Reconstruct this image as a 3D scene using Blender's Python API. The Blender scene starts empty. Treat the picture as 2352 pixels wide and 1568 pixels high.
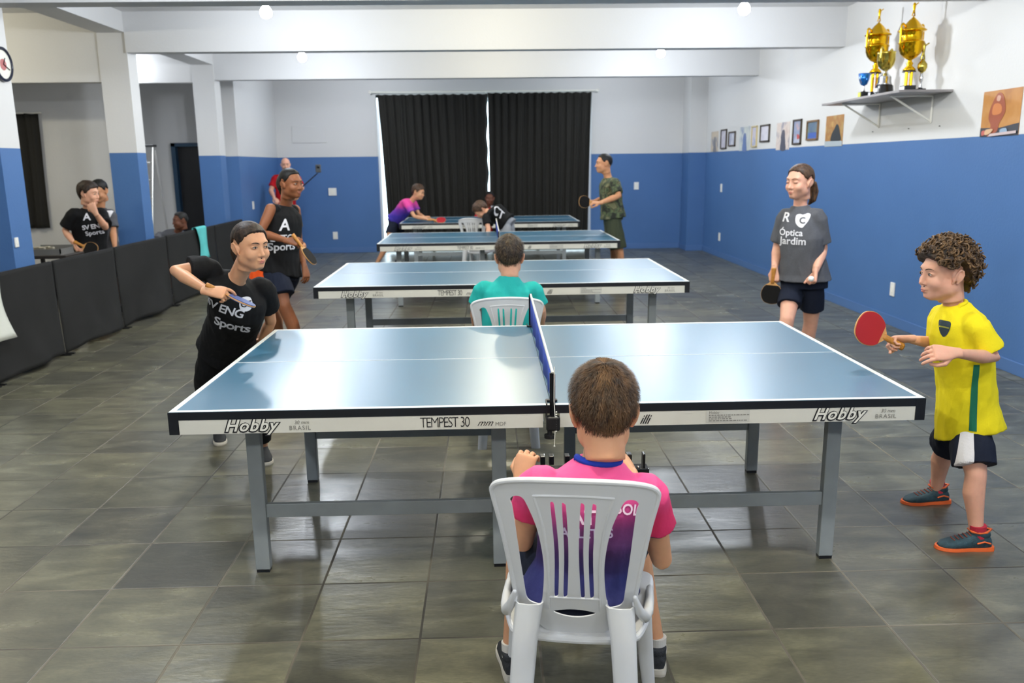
import bpy, bmesh, math, random
import numpy as np
from mathutils import Vector as V, Matrix, noise
from mathutils.bvhtree import BVHTree
random.seed(7)
PI = math.pi
scene = bpy.context.scene
COL = scene.collection

# ------------------------------------------------------------------ camera
W, H = 2352, 1568
FPX, CAM_H, YAW, PITCH, ROLL = 1908.845, 1.6096, 0.02688, -0.20943, -0.0118
cy, sy, cp, sp = math.cos(YAW), math.sin(YAW), math.cos(PITCH), math.sin(PITCH)
FW = V((sy*cp, cy*cp, sp)); R0 = V((cy, -sy, 0)); U0 = R0.cross(FW)
RT = R0*math.cos(ROLL) + U0*math.sin(ROLL); UP = -R0*math.sin(ROLL) + U0*math.cos(ROLL)
cam_d = bpy.data.cameras.new('camera'); cam = bpy.data.objects.new('camera', cam_d); COL.objects.link(cam)
cam.matrix_world = Matrix(((RT.x, UP.x, -FW.x, 0), (RT.y, UP.y, -FW.y, 0), (RT.z, UP.z, -FW.z, CAM_H), (0, 0, 0, 1)))
cam_d.sensor_width = 36; cam_d.lens = FPX/W*36; cam_d.clip_start = .05
cam_d.dof.use_dof = True; cam_d.dof.focus_distance = 2.75; cam_d.dof.aperture_fstop = 4.2
scene.camera = cam
C0 = V((0, 0, CAM_H))
def at(x, y, Y):
    d = FW + RT*((x-W/2)/FPX) + UP*((H/2-y)/FPX)
    return C0 + d*(Y/d.y)
def atz(x, y, z):
    d = FW + RT*((x-W/2)/FPX) + UP*((H/2-y)/FPX)
    return C0 + d*((z-CAM_H)/d.z)
def atx(x, y, X):
    d = FW + RT*((x-W/2)/FPX) + UP*((H/2-y)/FPX)
    return C0 + d*(X/d.x)

# ------------------------------------------------------------------ world, exposure
scene.view_settings.view_transform = 'Standard'; scene.view_settings.look = 'None'
scene.view_settings.gamma = 1; scene.view_settings.use_curve_mapping = False
scene.view_settings.exposure = 0.22
world = bpy.data.worlds.new('daylight'); scene.world = world; world.use_nodes = True
world.node_tree.nodes['Background'].inputs[0].default_value = (.72, .9, 1, 1)
world.node_tree.nodes['Background'].inputs[1].default_value = 5.0
COOL = (.86, .92, 1.0); WARM = (1.0, .93, .72)
LAMPS = [(-2.016, 8.2, 3.062, COOL, 30), (2.435, 8.2, 3.062, COOL, 30), (-2.336, 11.2, 3.055, COOL, 30), (2.265, 11.2, 3.07, COOL, 30),
         (-2.2, 14.3, 3.17, COOL, 26), (2.2, 14.3, 3.17, COOL, 26),
         (-2.1, 5.0, 3.06, COOL, 32), (2.3, 5.0, 3.06, COOL, 32), (-2.1, 1.7, 3.06, COOL, 30), (2.3, 1.7, 3.06, COOL, 30),
         (.12, 8.15, 3.19, WARM, 34), (.12, 11.1, 3.19, WARM, 30), (.12, 5.0, 3.17, WARM, 34), (.12, 1.7, 3.17, WARM, 34),
         (-6.0, 8.2, 3.05, WARM, 34), (-5.3, 12.4, 3.1, COOL, 16)]
LAMPS += [(-2.1, -1.6, 3.06, COOL, 32), (2.3, -1.6, 3.06, COOL, 32), (.12, -1.6, 3.17, WARM, 30)]  # unseen row behind the camera, added to brighten the near end of the hall
LAMPS = [(x, y, z-((.05, .05, .075, .075)[i] if i < 4 else 0), c, p*(2.15 if y > 6 else 3.2)) for i, (x, y, z, c, p) in enumerate(LAMPS)]

# ------------------------------------------------------------------ helpers
def hexc(h):
    h = h.lstrip('#'); c = [int(h[i:i+2], 16)/255 for i in (0, 2, 4)]
    return tuple([(v/12.92 if v <= .04045 else ((v+.055)/1.055)**2.4) for v in c]) + (1,)
MATS = {}
def mat(name, col, rough=.5, metal=0, spec=.5, noise_amt=0, scale=8, bump=0, bscale=60, coat=0, sub=0, emit=None, alpha=1, trans=0):
    if name in MATS: return MATS[name]
    m = bpy.data.materials.new(name); m.use_nodes = True; nt = m.node_tree; N = nt.nodes; b = N['Principled BSDF']
    c = hexc(col) if isinstance(col, str) else tuple(col)+(1,)
    b.inputs['Base Color'].default_value = c
    b.inputs['Roughness'].default_value = rough; b.inputs['Metallic'].default_value = metal
    b.inputs['Specular IOR Level'].default_value = spec
    b.inputs['Coat Weight'].default_value = coat; b.inputs['Coat Roughness'].default_value = .12
    b.inputs['Alpha'].default_value = alpha; b.inputs['Transmission Weight'].default_value = trans
    if sub:
        b.inputs['Subsurface Weight'].default_value = sub; b.inputs['Subsurface Radius'].default_value = (.012, .005, .003)
        b.inputs['Subsurface Scale'].default_value = 1
    if emit: b.inputs['Emission Color'].default_value = tuple(emit[0])+(1,); b.inputs['Emission Strength'].default_value = emit[1]
    if noise_amt or bump:
        tc = N.new('ShaderNodeTexCoord')
    if noise_amt:
        n = N.new('ShaderNodeTexNoise'); n.inputs['Scale'].default_value = scale; n.inputs['Detail'].default_value = 4
        nt.links.new(tc.outputs['Object'], n.inputs['Vector'])
        mx = N.new('ShaderNodeMix'); mx.data_type = 'RGBA'
        mr = N.new('ShaderNodeMapRange'); mr.inputs[1].default_value = .3; mr.inputs[2].default_value = .7
        nt.links.new(n.outputs['Fac'], mr.inputs[0]); nt.links.new(mr.outputs[0], mx.inputs['Factor'])
        mx.inputs['A'].default_value = tuple(v*(1-noise_amt) for v in c[:3])+(1,)
        mx.inputs['B'].default_value = tuple(min(1, v*(1+noise_amt)) for v in c[:3])+(1,)
        nt.links.new(mx.outputs['Result'], b.inputs['Base Color'])
    if bump:
        n2 = N.new('ShaderNodeTexNoise'); n2.inputs['Scale'].default_value = bscale; n2.inputs['Detail'].default_value = 3
        nt.links.new(tc.outputs['Object'], n2.inputs['Vector'])
        bp = N.new('ShaderNodeBump'); bp.inputs['Strength'].default_value = bump; bp.inputs['Distance'].default_value = .01
        nt.links.new(n2.outputs['Fac'], bp.inputs['Height']); nt.links.new(bp.outputs[0], b.inputs['Normal'])
    MATS[name] = m
    return m
def zramp(name, stops, rough=.7, axis=2, scale=1, wob=0.0, const=False, bump=.2, bscale=50):
    """a colour pattern woven along one axis of the object (metres)"""
    m = bpy.data.materials.new(name); m.use_nodes = True; nt = m.node_tree; N = nt.nodes; b = N['Principled BSDF']
    tc = N.new('ShaderNodeTexCoord'); sx = N.new('ShaderNodeSeparateXYZ'); nt.links.new(tc.outputs['Object'], sx.inputs[0])
    ns = N.new('ShaderNodeTexNoise'); ns.inputs['Scale'].default_value = 9; nt.links.new(tc.outputs['Object'], ns.inputs['Vector'])
    a = N.new('ShaderNodeMath'); a.operation = 'MULTIPLY_ADD'; a.inputs[1].default_value = wob
    nt.links.new(ns.outputs['Fac'], a.inputs[0]); nt.links.new(sx.outputs[axis], a.inputs[2])
    mr = N.new('ShaderNodeMapRange'); lo, hi = stops[0][0], stops[-1][0]
    mr.inputs[1].default_value = lo; mr.inputs[2].default_value = hi; nt.links.new(a.outputs[0], mr.inputs[0])
    cr = N.new('ShaderNodeValToRGB'); e = cr.color_ramp.elements
    if const: cr.color_ramp.interpolation = 'CONSTANT'
    for i, (p, c) in enumerate(stops):
        t = (p-lo)/(hi-lo)
        if i == 0: el = e[0]; el.position = t
        elif i == len(stops)-1: el = e[len(e)-1]; el.position = t
        else: el = e.new(t)
        el.color = hexc(c)
    nt.links.new(mr.outputs[0], cr.inputs[0]); nt.links.new(cr.outputs[0], b.inputs['Base Color'])
    b.inputs['Roughness'].default_value = rough
    n2 = N.new('ShaderNodeTexNoise'); n2.inputs['Scale'].default_value = bscale; nt.links.new(tc.outputs['Object'], n2.inputs['Vector'])
    bp = N.new('ShaderNodeBump'); bp.inputs['Strength'].default_value = bump; bp.inputs['Distance'].default_value = .01
    nt.links.new(n2.outputs['Fac'], bp.inputs['Height']); nt.links.new(bp.outputs[0], b.inputs['Normal'])
    MATS[name] = m
    return m

class MB:
    def __init__(s): s.v = []; s.f = []; s.m = []; s.mi = 0
    def add(s, verts, faces):
        o = len(s.v); s.v += [V(v) for v in verts]; s.f += [tuple(i+o for i in f) for f in faces]; s.m += [s.mi]*len(faces)
        return s
    def merge(s, o, mi=None):
        k = s.mi
        if mi is not None: s.mi = mi
        s.add(o.v, o.f); s.mi = k; return s
    def box(s, c, d, rz=0, M=None):
        x, y, z = d[0]/2, d[1]/2, d[2]/2
        vs = [V((a, b, e)) for a in (-x, x) for b in (-y, y) for e in (-z, z)]
        if rz: Rm = Matrix.Rotation(rz, 3, 'Z'); vs = [Rm@v for v in vs]
        if M: vs = [M@v for v in vs]
        c = V(c)
        return s.add([v+c for v in vs], [(0, 1, 3, 2), (4, 6, 7, 5), (0, 4, 5, 1), (2, 3, 7, 6), (0, 2, 6, 4), (1, 5, 7, 3)])
    def b2(s, x0, x1, y0, y1, z0, z1): return s.box(((x0+x1)/2, (y0+y1)/2, (z0+z1)/2), (abs(x1-x0), abs(y1-y0), abs(z1-z0)))
    def rbox(s, c, d, r, M=None):
        """box with bevelled edges"""
        bm = bmesh.new(); bmesh.ops.create_cube(bm, size=1)
        for v in bm.verts: v.co = V((v.co.x*d[0], v.co.y*d[1], v.co.z*d[2]))
        bmesh.ops.bevel(bm, geom=bm.edges[:], offset=r, segments=3, profile=.5, affect='EDGES')
        vs = [v.co.copy() for v in bm.verts]; bm.verts.index_update()
        fs = [tuple(v.index for v in f.verts) for f in bm.faces]; bm.free()
        if M: vs = [M@v for v in vs]
        return s.add([v+V(c) for v in vs], fs)
    def rings(s, rs, cap=True, closed=True):
        n = len(rs[0]); o = len(s.v); vs = [p for r in rs for p in r]; fs = []
        for i in range(len(rs)-1):
            for j in range(n if closed else n-1):
                k = (j+1) % n; fs.append((i*n+j, i*n+k, (i+1)*n+k, (i+1)*n+j))
        if cap:
            fs.append(tuple(reversed(range(n)))); fs.append(tuple((len(rs)-1)*n+j for j in range(n)))
        return s.add(vs, fs)
    def tube(s, pts, rad, seg=14, flat=(0, 0), ax=None, sq=1.0):
        """swept round section; rounded ends unless flat; sq squashes the section across ax"""
        P = [V(p) for p in pts]; rad = [float(r) for r in (rad if hasattr(rad, '__len__') else [rad]*len(P))]
        T = []
        for i in range(len(P)):
            a = P[max(i-1, 0)]; b = P[min(i+1, len(P)-1)]; t = (b-a)
            T.append(t.normalized() if t.length > 1e-9 else V((0, 0, 1)))
        ref = V(ax) if ax is not None else (V((1, 0, 0)) if abs(T[0].x) < .8 else V((0, 1, 0)))
        x = (ref - T[0]*ref.dot(T[0])).normalized(); rs = []
        C = []; Rr = []; X = []; TT = []
        for i in range(len(P)):
            if ax is not None: x = (V(ax) - T[i]*V(ax).dot(T[i])).normalized()
            else: x = (x - T[i]*x.dot(T[i])).normalized()
            if i == 0 and not flat[0]:
                for k in (85, 60, 35, 15):
                    a = math.radians(k); C.append(P[0]-T[0]*rad[0]*math.sin(a)); Rr.append(rad[0]*math.cos(a)); X.append(x.copy()); TT.append(T[0])
            C.append(P[i]); Rr.append(rad[i]); X.append(x.copy()); TT.append(T[i])
            if i == len(P)-1 and not flat[1]:
                for k in (15, 35, 60, 85):
                    a = math.radians(k); C.append(P[i]+T[i]*rad[i]*math.sin(a)); Rr.append(rad[i]*math.cos(a)); X.append(x.copy()); TT.append(T[i])
        for c, r, xx, t in zip(C, Rr, X, TT):
            y = t.cross(xx)
            rs.append([c + xx*(r*math.cos(2*PI*j/seg)) + y*(r*sq*math.sin(2*PI*j/seg)) for j in range(seg)])
        return s.rings(rs)
    def loft(s, secs, seg=24, pw=2.3):
        """secs: (centre, half-vector x, half-vector y)"""
        rs = []
        for c, hx, hy in secs:
            r = []
            for j in range(seg):
                a = 2*PI*j/seg; ca, sa = math.cos(a), math.sin(a)
                r.append(V(c) + V(hx)*(math.copysign(abs(ca)**(2/pw), ca)) + V(hy)*(math.copysign(abs(sa)**(2/pw), sa)))
            rs.append(r)
        return s.rings(rs)
    def ell(s, c, r, M=None, nu=20, nv=12):
        vs = []; fs = []
        vs.append(V((0, 0, -1)))
        for i in range(1, nv):
            t = -PI/2+PI*i/nv
            for j in range(nu): a = 2*PI*j/nu; vs.append(V((math.cos(t)*math.cos(a), math.cos(t)*math.sin(a), math.sin(t))))
        vs.append(V((0, 0, 1))); L = len(vs)-1
        for j in range(nu):
            k = (j+1) % nu; fs.append((0, 1+k, 1+j)); fs.append((L, L-nu+j, L-nu+k))
            for i in range(nv-2): fs.append((1+i*nu+j, 1+i*nu+k, 1+(i+1)*nu+k, 1+(i+1)*nu+j))
        r = (r, r, r) if not hasattr(r, '__len__') else r
        vs = [V((v.x*r[0], v.y*r[1], v.z*r[2])) for v in vs]
        if M: vs = [M@v for v in vs]
        return s.add([v+V(c) for v in vs], fs)
    def lathe(s, c, prof, seg=28, M=None):
        rs = []
        for r, z in prof:
            ring = [V((max(r, 1e-4)*math.cos(2*PI*j/seg), max(r, 1e-4)*math.sin(2*PI*j/seg), z)) for j in range(seg)]
            if M: ring = [M@p for p in ring]
            rs.append([p+V(c) for p in ring])
        return s.rings(rs)
    def xf(s, M):
        s.v = [M@v for v in s.v]; return s
    def mesh(s, name):
        me = bpy.data.meshes.new(name); me.from_pydata([tuple(v) for v in s.v], [], s.f); me.update(); return me

def wloc(o):
    l = V((0, 0, 0))
    while o: l += o.location; o = o.parent
    return l
def obj(name, mb, m, parent=None, smooth=False, bevel=0):
    me = mb.mesh(name) if isinstance(mb, MB) else mb
    for k in (m if isinstance(m, (list, tuple)) else [m]): me.materials.append(k)
    if isinstance(mb, MB) and any(mb.m): me.polygons.foreach_set('material_index', mb.m)
    bm = bmesh.new(); bm.from_mesh(me); bmesh.ops.recalc_face_normals(bm, faces=bm.faces[:]); bm.to_mesh(me); bm.free()
    if smooth: me.polygons.foreach_set('use_smooth', [True]*len(me.polygons))
    o = bpy.data.objects.new(name, me); COL.objects.link(o)
    if parent:
        me.transform(Matrix.Translation(-wloc(parent))); o.parent = parent
    else:
        # origin at the base centre of the object
        co = np.zeros(len(me.vertices)*3); me.vertices.foreach_get('co', co); co = co.reshape(-1, 3)
        c = V(((co[:, 0].min()+co[:, 0].max())/2, (co[:, 1].min()+co[:, 1].max())/2, co[:, 2].min()))
        me.transform(Matrix.Translation(-c)); o.location = c
    if smooth == 'auto':
        pass
    if bevel:
        b = o.modifiers.new('bevel', 'BEVEL'); b.width = bevel; b.segments = 2; b.limit_method = 'ANGLE'
    return o
def sharpsmooth(o, ang=40):
    me = o.data; me.polygons.foreach_set('use_smooth', [True]*len(me.polygons))
    bm = bmesh.new(); bm.from_mesh(me)
    for e in bm.edges:
        if len(e.link_faces) == 2 and e.calc_face_angle(0) > math.radians(ang): e.smooth = False
    bm.to_mesh(me); bm.free(); return o
def thing(name, label, cat, loc=(0, 0, 0), group=None):
    o = bpy.data.objects.new(name, None); COL.objects.link(o); o.location = loc; o.empty_display_size = .1
    return tag(o, label, cat, group)
def tag(o, label, cat, group=None):
    o['label'] = label; o['category'] = cat
    if group: o['group'] = group
    return o
def struct(name, mb, m, **k):
    o = obj(name, mb, m, **k)
    if not k.get('parent'): o['kind'] = 'structure'
    return o
def dup(root, loc, rotz=0, label=None, group=None):
    def cp(o, par):
        c = o.copy(); COL.objects.link(c); c.parent = par
        for ch in o.children: cp(ch, c)
        return c
    r = cp(root, None); r.location = loc; r.rotation_euler = (0, 0, rotz)
    if label: r['label'] = label
    if group: r['group'] = group
    return r
def remesh(mb, vox, sm=2, fac=.5):
    me = mb.mesh('tmp'); o = bpy.data.objects.new('tmp', me); COL.objects.link(o)
    r = o.modifiers.new('r', 'REMESH'); r.mode = 'VOXEL'; r.voxel_size = vox; r.adaptivity = 0
    if sm: s = o.modifiers.new('s', 'SMOOTH'); s.iterations = sm; s.factor = fac
    dg = bpy.context.evaluated_depsgraph_get(); e = o.evaluated_get(dg); m2 = bpy.data.meshes.new_from_object(e)
    out = MB(); out.add([v.co for v in m2.vertices], [tuple(p.vertices) for p in m2.polygons])
    bpy.data.objects.remove(o); bpy.data.meshes.remove(me); bpy.data.meshes.remove(m2)
    return out
def text_mb(s, size=1, shear=0, offset=0, depth=0, res=3, spacing=1, align='CENTER'):
    cu = bpy.data.curves.new('t', 'FONT'); cu.body = s; cu.size = size; cu.shear = shear; cu.offset = offset; cu.extrude = depth
    cu.align_x = align; cu.align_y = 'CENTER'; cu.resolution_u = res; cu.space_character = spacing
    o = bpy.data.objects.new('t', cu); COL.objects.link(o)
    dg = bpy.context.evaluated_depsgraph_get(); m = bpy.data.meshes.new_from_object(o.evaluated_get(dg))
    out = MB(); out.add([v.co for v in m.vertices], [tuple(p.vertices) for p in m.polygons])
    bpy.data.objects.remove(o); bpy.data.meshes.remove(m); bpy.data.curves.remove(cu)
    return out
def basis(o, x, y):
    x = V(x).normalized(); y = (V(y)-x*V(y).dot(x)).normalized(); z = x.cross(y); o = V(o)
    return Matrix(((x.x, y.x, z.x, o.x), (x.y, y.y, z.y, o.y), (x.z, y.z, z.z, o.z), (0, 0, 0, 1)))
def project(mb2d, M, target, off=.003):
    """lay a flat drawing on a curved surface: every point goes along -z of M until it meets the target"""
    bv = BVHTree.FromPolygons([tuple(v) for v in target.v], target.f)
    n = -(M.to_3x3() @ V((0, 0, 1))); out = MB()
    bm = bmesh.new(); vs = [bm.verts.new(v) for v in mb2d.v]
    for f in mb2d.f:
        try: bm.faces.new([vs[i] for i in f])
        except ValueError: pass
    bmesh.ops.triangulate(bm, faces=bm.faces[:])
    for _ in range(5):
        L = [e for e in bm.edges if e.calc_length() > .012]
        if L: bmesh.ops.subdivide_edges(bm, edges=L, cuts=1); bmesh.ops.triangulate(bm, faces=bm.faces[:])
    bmesh.ops.triangulate(bm, faces=bm.faces[:]); bm.verts.index_update()
    pts = []
    for v in bm.verts:
        p = M @ V((v.co.x, v.co.y, 0)); h = bv.ray_cast(p - n*.25, n, .6)
        pts.append((h[0] - n*off) if h[0] else None)
    fs = []
    for f in bm.faces:
        q = [pts[v.index] for v in f.verts]
        if all(q) and max(a.dot(n) for a in q)-min(a.dot(n) for a in q) < .03: fs.append(tuple(v.index for v in f.verts))
    use = sorted({i for f in fs for i in f}); ix = {i: k for k, i in enumerate(use)}
    out.add([pts[i] for i in use], [tuple(ix[i] for i in f) for f in fs]); bm.free()
    return out
def spline(pts, n=8, closed=True):
    """Catmull-Rom through 2-D points"""
    P = [np.array(p, float) for p in pts]; out = []; L = len(P)
    for i in range(L if closed else L-1):
        a, b, c, d = P[(i-1) % L if closed else max(i-1, 0)], P[i], P[(i+1) % L], P[(i+2) % L if closed else min(i+2, L-1)]
        for k in range(n):
            t = k/n; out.append(.5*((2*b)+(-a+c)*t+(2*a-5*b+4*c-d)*t*t+(-a+3*b-3*c+d)*t**3))
    if not closed: out.append(P[-1])
    return np.array(out)
def sdf(poly, X, Y):
    """signed distance (negative inside) of grid points to a polygon"""
    A = np.array(poly); B = np.roll(A, -1, 0); d = np.full(X.shape, 1e9); ins = np.zeros(X.shape, bool)
    for (x0, y0), (x1, y1) in zip(A, B):
        ex, ey = x1-x0, y1-y0; l = ex*ex+ey*ey+1e-12
        t = np.clip(((X-x0)*ex+(Y-y0)*ey)/l, 0, 1); d = np.minimum(d, np.hypot(X-x0-t*ex, Y-y0-t*ey))
        c = ((y0 > Y) != (y1 > Y)) & (X < (x1-x0)*(Y-y0)/(y1-y0+1e-15)+x0); ins ^= c
    return np.where(ins, -d, d)
def panel(outer, holes, step, th, fn=lambda x, z: (x, 0, z), ndir=lambda x, z: V((0, 1, 0)), extra=None):
    """plate cut from an outline with holes, th thick, laid on the surface fn"""
    O = np.array(outer); x0, x1, z0, z1 = O[:, 0].min()-step, O[:, 0].max()+step, O[:, 1].min()-step, O[:, 1].max()+step
    xs = np.arange(x0, x1+step, step); zs = np.arange(z0, z1+step, step); X, Z = np.meshgrid(xs, zs, indexing='ij')
    F = sdf(outer, X, Z)
    for h in holes: F = np.maximum(F, -sdf(h, X, Z))
    F = np.where(np.abs(F) < 1e-6, -1e-6, F)
    key = {}; pts = []; faces = []; edges = {}
    def vid(k, p):
        if k not in key: key[k] = len(pts); pts.append(p)
        return key[k]
    for i in range(len(xs)-1):
        for j in range(len(zs)-1):
            q = [(i, j), (i+1, j), (i+1, j+1), (i, j+1)]; f = [F[a] for a in q]
            if all(v > 0 for v in f): continue
            poly = []
            for k in range(4):
                a, b = q[k], q[(k+1) % 4]; fa, fb = F[a], F[b]
                if fa <= 0: poly.append(vid(a, (xs[a[0]], zs[a[1]])))
                if (fa <= 0) != (fb <= 0):
                    t = fa/(fa-fb); kk = (min(a, b), max(a, b))
                    poly.append(vid(kk, (xs[a[0]]+(xs[b[0]]-xs[a[0]])*t, zs[a[1]]+(zs[b[1]]-zs[a[1]])*t)))
            if len(poly) >= 3: faces.append(tuple(poly))
    n = len(pts); vs = []
    for x, z in pts: vs.append(V(fn(x, z)) - ndir(x, z)*th/2)
    for x, z in pts: vs.append(V(fn(x, z)) + ndir(x, z)*th/2)
    cnt = {}
    for f in faces:
        for k in range(len(f)):
            a, b = f[k], f[(k+1) % len(f)]
            if (b, a) in cnt: del cnt[(b, a)]
            else: cnt[(a, b)] = 1
    fs = list(faces)+[tuple(n+i for i in reversed(f)) for f in faces]+[(b, a, a+n, b+n) for a, b in cnt]
    return MB().add(vs, fs)

# ------------------------------------------------------------------ materials of the room
def wall_material(name, two_tone=True, base='#d6d5d3'):
    m = bpy.data.materials.new(name); m.use_nodes = True; nt = m.node_tree; N = nt.nodes; b = N['Principled BSDF']; L = nt.links
    g = N.new('ShaderNodeNewGeometry'); sx = N.new('ShaderNodeSeparateXYZ'); L.new(g.outputs['Position'], sx.inputs[0])
    n = N.new('ShaderNodeTexNoise'); n.inputs['Scale'].default_value = 1.3; n.inputs['Detail'].default_value = 5; L.new(g.outputs['Position'], n.inputs['Vector'])
    n3 = N.new('ShaderNodeTexNoise'); n3.inputs['Scale'].default_value = 45; L.new(g.outputs['Position'], n3.inputs['Vector'])
    w = N.new('ShaderNodeMix'); w.data_type = 'RGBA'; c = hexc(base); w.inputs['A'].default_value = tuple(v*.96 for v in c[:3])+(1,); w.inputs['B'].default_value = c
    L.new(n.outputs['Fac'], w.inputs['Factor'])
    out = w.outputs['Result']
    if two_tone:
        bl = N.new('ShaderNodeMix'); bl.data_type = 'RGBA'; bl.inputs['A'].default_value = hexc('#446899'); bl.inputs['B'].default_value = hexc('#4c72a6')
        L.new(n.outputs['Fac'], bl.inputs['Factor'])
        gt = N.new('ShaderNodeMath'); gt.operation = 'GREATER_THAN'; gt.inputs[1].default_value = 1.79; L.new(sx.outputs[2], gt.inputs[0])
        mx = N.new('ShaderNodeMix'); mx.data_type = 'RGBA'; L.new(gt.outputs[0], mx.inputs['Factor']); L.new(bl.outputs['Result'], mx.inputs['A']); L.new(out, mx.inputs['B'])
        out = mx.outputs['Result']
    L.new(out, b.inputs['Base Color']); b.inputs['Roughness'].default_value = .55; b.inputs['Specular IOR Level'].default_value = .3
    bp = N.new('ShaderNodeBump'); bp.inputs['Strength'].default_value = .12; bp.inputs['Distance'].default_value = .01; L.new(n3.outputs['Fac'], bp.inputs['Height']); L.new(bp.outputs[0], b.inputs['Normal'])
    return m
M_WALL = wall_material('two_tone_wall_paint'); M_WHITE = wall_material('white_wall_paint', False); M_CEIL = wall_material('ceiling_paint', False, '#d6d6d6')
M_BLUE = mat('blue_baseboard_paint', '#4a6ea2', .4)

def floor_material():
    m = bpy.data.materials.new('slate_tiles'); m.use_nodes = True; nt = m.node_tree; N = nt.nodes; b = N['Principled BSDF']; L = nt.links
    def mth(op, a, bb=None, c=None):
        n = N.new('ShaderNodeMath'); n.operation = op
        for i, v in enumerate((a, bb, c)):
            if v is None: continue
            if isinstance(v, (int, float)): n.inputs[i].default_value = v
            else: L.new(v, n.inputs[i])
        return n.outputs[0]
    g = N.new('ShaderNodeNewGeometry'); sx = N.new('ShaderNodeSeparateXYZ'); L.new(g.outputs['Position'], sx.inputs[0])
    TX, TY = .413, .405
    u = mth('DIVIDE', mth('ADD', sx.outputs[0], 1.914+TX*40), TX); v = mth('DIVIDE', mth('ADD', sx.outputs[1], -2.625+TY*40), TY)
    fu = mth('FRACT', u); fv = mth('FRACT', v)
    du = mth('MULTIPLY', mth('MINIMUM', fu, mth('SUBTRACT', 1, fu)), TX); dv = mth('MULTIPLY', mth('MINIMUM', fv, mth('SUBTRACT', 1, fv)), TY)
    d = mth('MINIMUM', du, dv)
    cell = N.new('ShaderNodeCombineXYZ'); L.new(mth('FLOOR', u), cell.inputs[0]); L.new(mth('FLOOR', v), cell.inputs[1])
    wn = N.new('ShaderNodeTexWhiteNoise'); wn.noise_dimensions = '2D'; L.new(cell.outputs[0], wn.inputs['Vector'])
    off = N.new('ShaderNodeVectorMath'); off.operation = 'MULTIPLY_ADD'; L.new(wn.outputs['Color'], off.inputs[0]); off.inputs[1].default_value = (20, 20, 20); L.new(g.outputs['Position'], off.inputs[2])
    mp = N.new('ShaderNodeMapping'); mp.inputs['Scale'].default_value = (1.2, 3.2, 1); L.new(off.outputs[0], mp.inputs[0])
    n1 = N.new('ShaderNodeTexNoise'); n1.inputs['Scale'].default_value = 2.6; n1.inputs['Detail'].default_value = 7; n1.inputs['Distortion'].default_value = .6; L.new(mp.outputs[0], n1.inputs['Vector'])
    cr = N.new('ShaderNodeValToRGB'); e = cr.color_ramp.elements
    e[0].position = .25; e[0].color = hexc('#434239'); e[1].position = .8; e[1].color = hexc('#85826f'); k = e.new(.5); k.color = hexc('#626052')
    L.new(n1.outputs['Fac'], cr.inputs[0])
    hue = N.new('ShaderNodeMix'); hue.data_type = 'RGBA'; hue.blend_type = 'MULTIPLY'; hue.inputs['Factor'].default_value = 1
    tr = N.new('ShaderNodeValToRGB'); e = tr.color_ramp.elements; e[0].color = (.68, .68, .70, 1); e[1].color = (1.12, 1.1, 1.0, 1); k = e.new(.5); k.color = (.93, .92, .83, 1)
    fn = N.new('ShaderNodeTexNoise'); fn.inputs['Scale'].default_value = 38; fn.inputs['Detail'].default_value = 5; L.new(mp.outputs[0], fn.inputs['Vector'])
    fr2 = N.new('ShaderNodeMapRange'); fr2.inputs[1].default_value = .3; fr2.inputs[2].default_value = .7; fr2.inputs[3].default_value = .84; fr2.inputs[4].default_value = 1.14; L.new(fn.outputs['Fac'], fr2.inputs[0])
    fm = N.new('ShaderNodeVectorMath'); fm.operation = 'SCALE'; L.new(cr.outputs[0], fm.inputs[0]); L.new(fr2.outputs[0], fm.inputs['Scale'])
    L.new(wn.outputs['Value'], tr.inputs[0]); L.new(fm.outputs[0], hue.inputs['A']); L.new(tr.outputs[0], hue.inputs['B'])
    gm = N.new('ShaderNodeMapRange'); gm.inputs[1].default_value = .003; gm.inputs[2].default_value = .0055; L.new(d, gm.inputs[0])
    gn = N.new('ShaderNodeTexNoise'); gn.inputs['Scale'].default_value = 1.1; L.new(g.outputs['Position'], gn.inputs['Vector'])
    gc = N.new('ShaderNodeMix'); gc.data_type = 'RGBA'; gc.inputs['A'].default_value = hexc('#2e2a20'); gc.inputs['B'].default_value = hexc('#6f6756')
    gr = N.new('ShaderNodeMapRange'); gr.inputs[1].default_value = .4; gr.inputs[2].default_value = .6; L.new(gn.outputs['Fac'], gr.inputs[0]); L.new(gr.outputs[0], gc.inputs['Factor'])
    fin = N.new('ShaderNodeMix'); fin.data_type = 'RGBA'; L.new(gm.outputs[0], fin.inputs['Factor']); L.new(gc.outputs['Result'], fin.inputs['A']); L.new(hue.outputs['Result'], fin.inputs['B'])
    L.new(fin.outputs['Result'], b.inputs['Base Color'])
    rr = N.new('ShaderNodeMapRange'); rr.inputs[3].default_value = .42; rr.inputs[4].default_value = .2; L.new(n1.outputs['Fac'], rr.inputs[0])
    rg = mth('ADD', mth('MULTIPLY', mth('SUBTRACT', 1, gm.outputs[0]), .4), rr.outputs[0]); L.new(rg, b.inputs['Roughness'])
    b.inputs['Specular IOR Level'].default_value = .8
    n2 = N.new('ShaderNodeTexNoise'); n2.inputs['Scale'].default_value = 16; n2.inputs['Detail'].default_value = 6; L.new(mp.outputs[0], n2.inputs['Vector'])
    hgt = mth('ADD', mth('MULTIPLY', n1.outputs['Fac'], .7), mth('ADD', mth('MULTIPLY', n2.outputs['Fac'], .3), mth('MULTIPLY', gm.outputs[0], .25)))
    bp = N.new('ShaderNodeBump'); bp.inputs['Strength'].default_value = .45; bp.inputs['Distance'].default_value = .007; L.new(hgt, bp.inputs['Height']); L.new(bp.outputs[0], b.inputs['Normal'])
    return m
M_FLOOR = floor_material()

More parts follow.
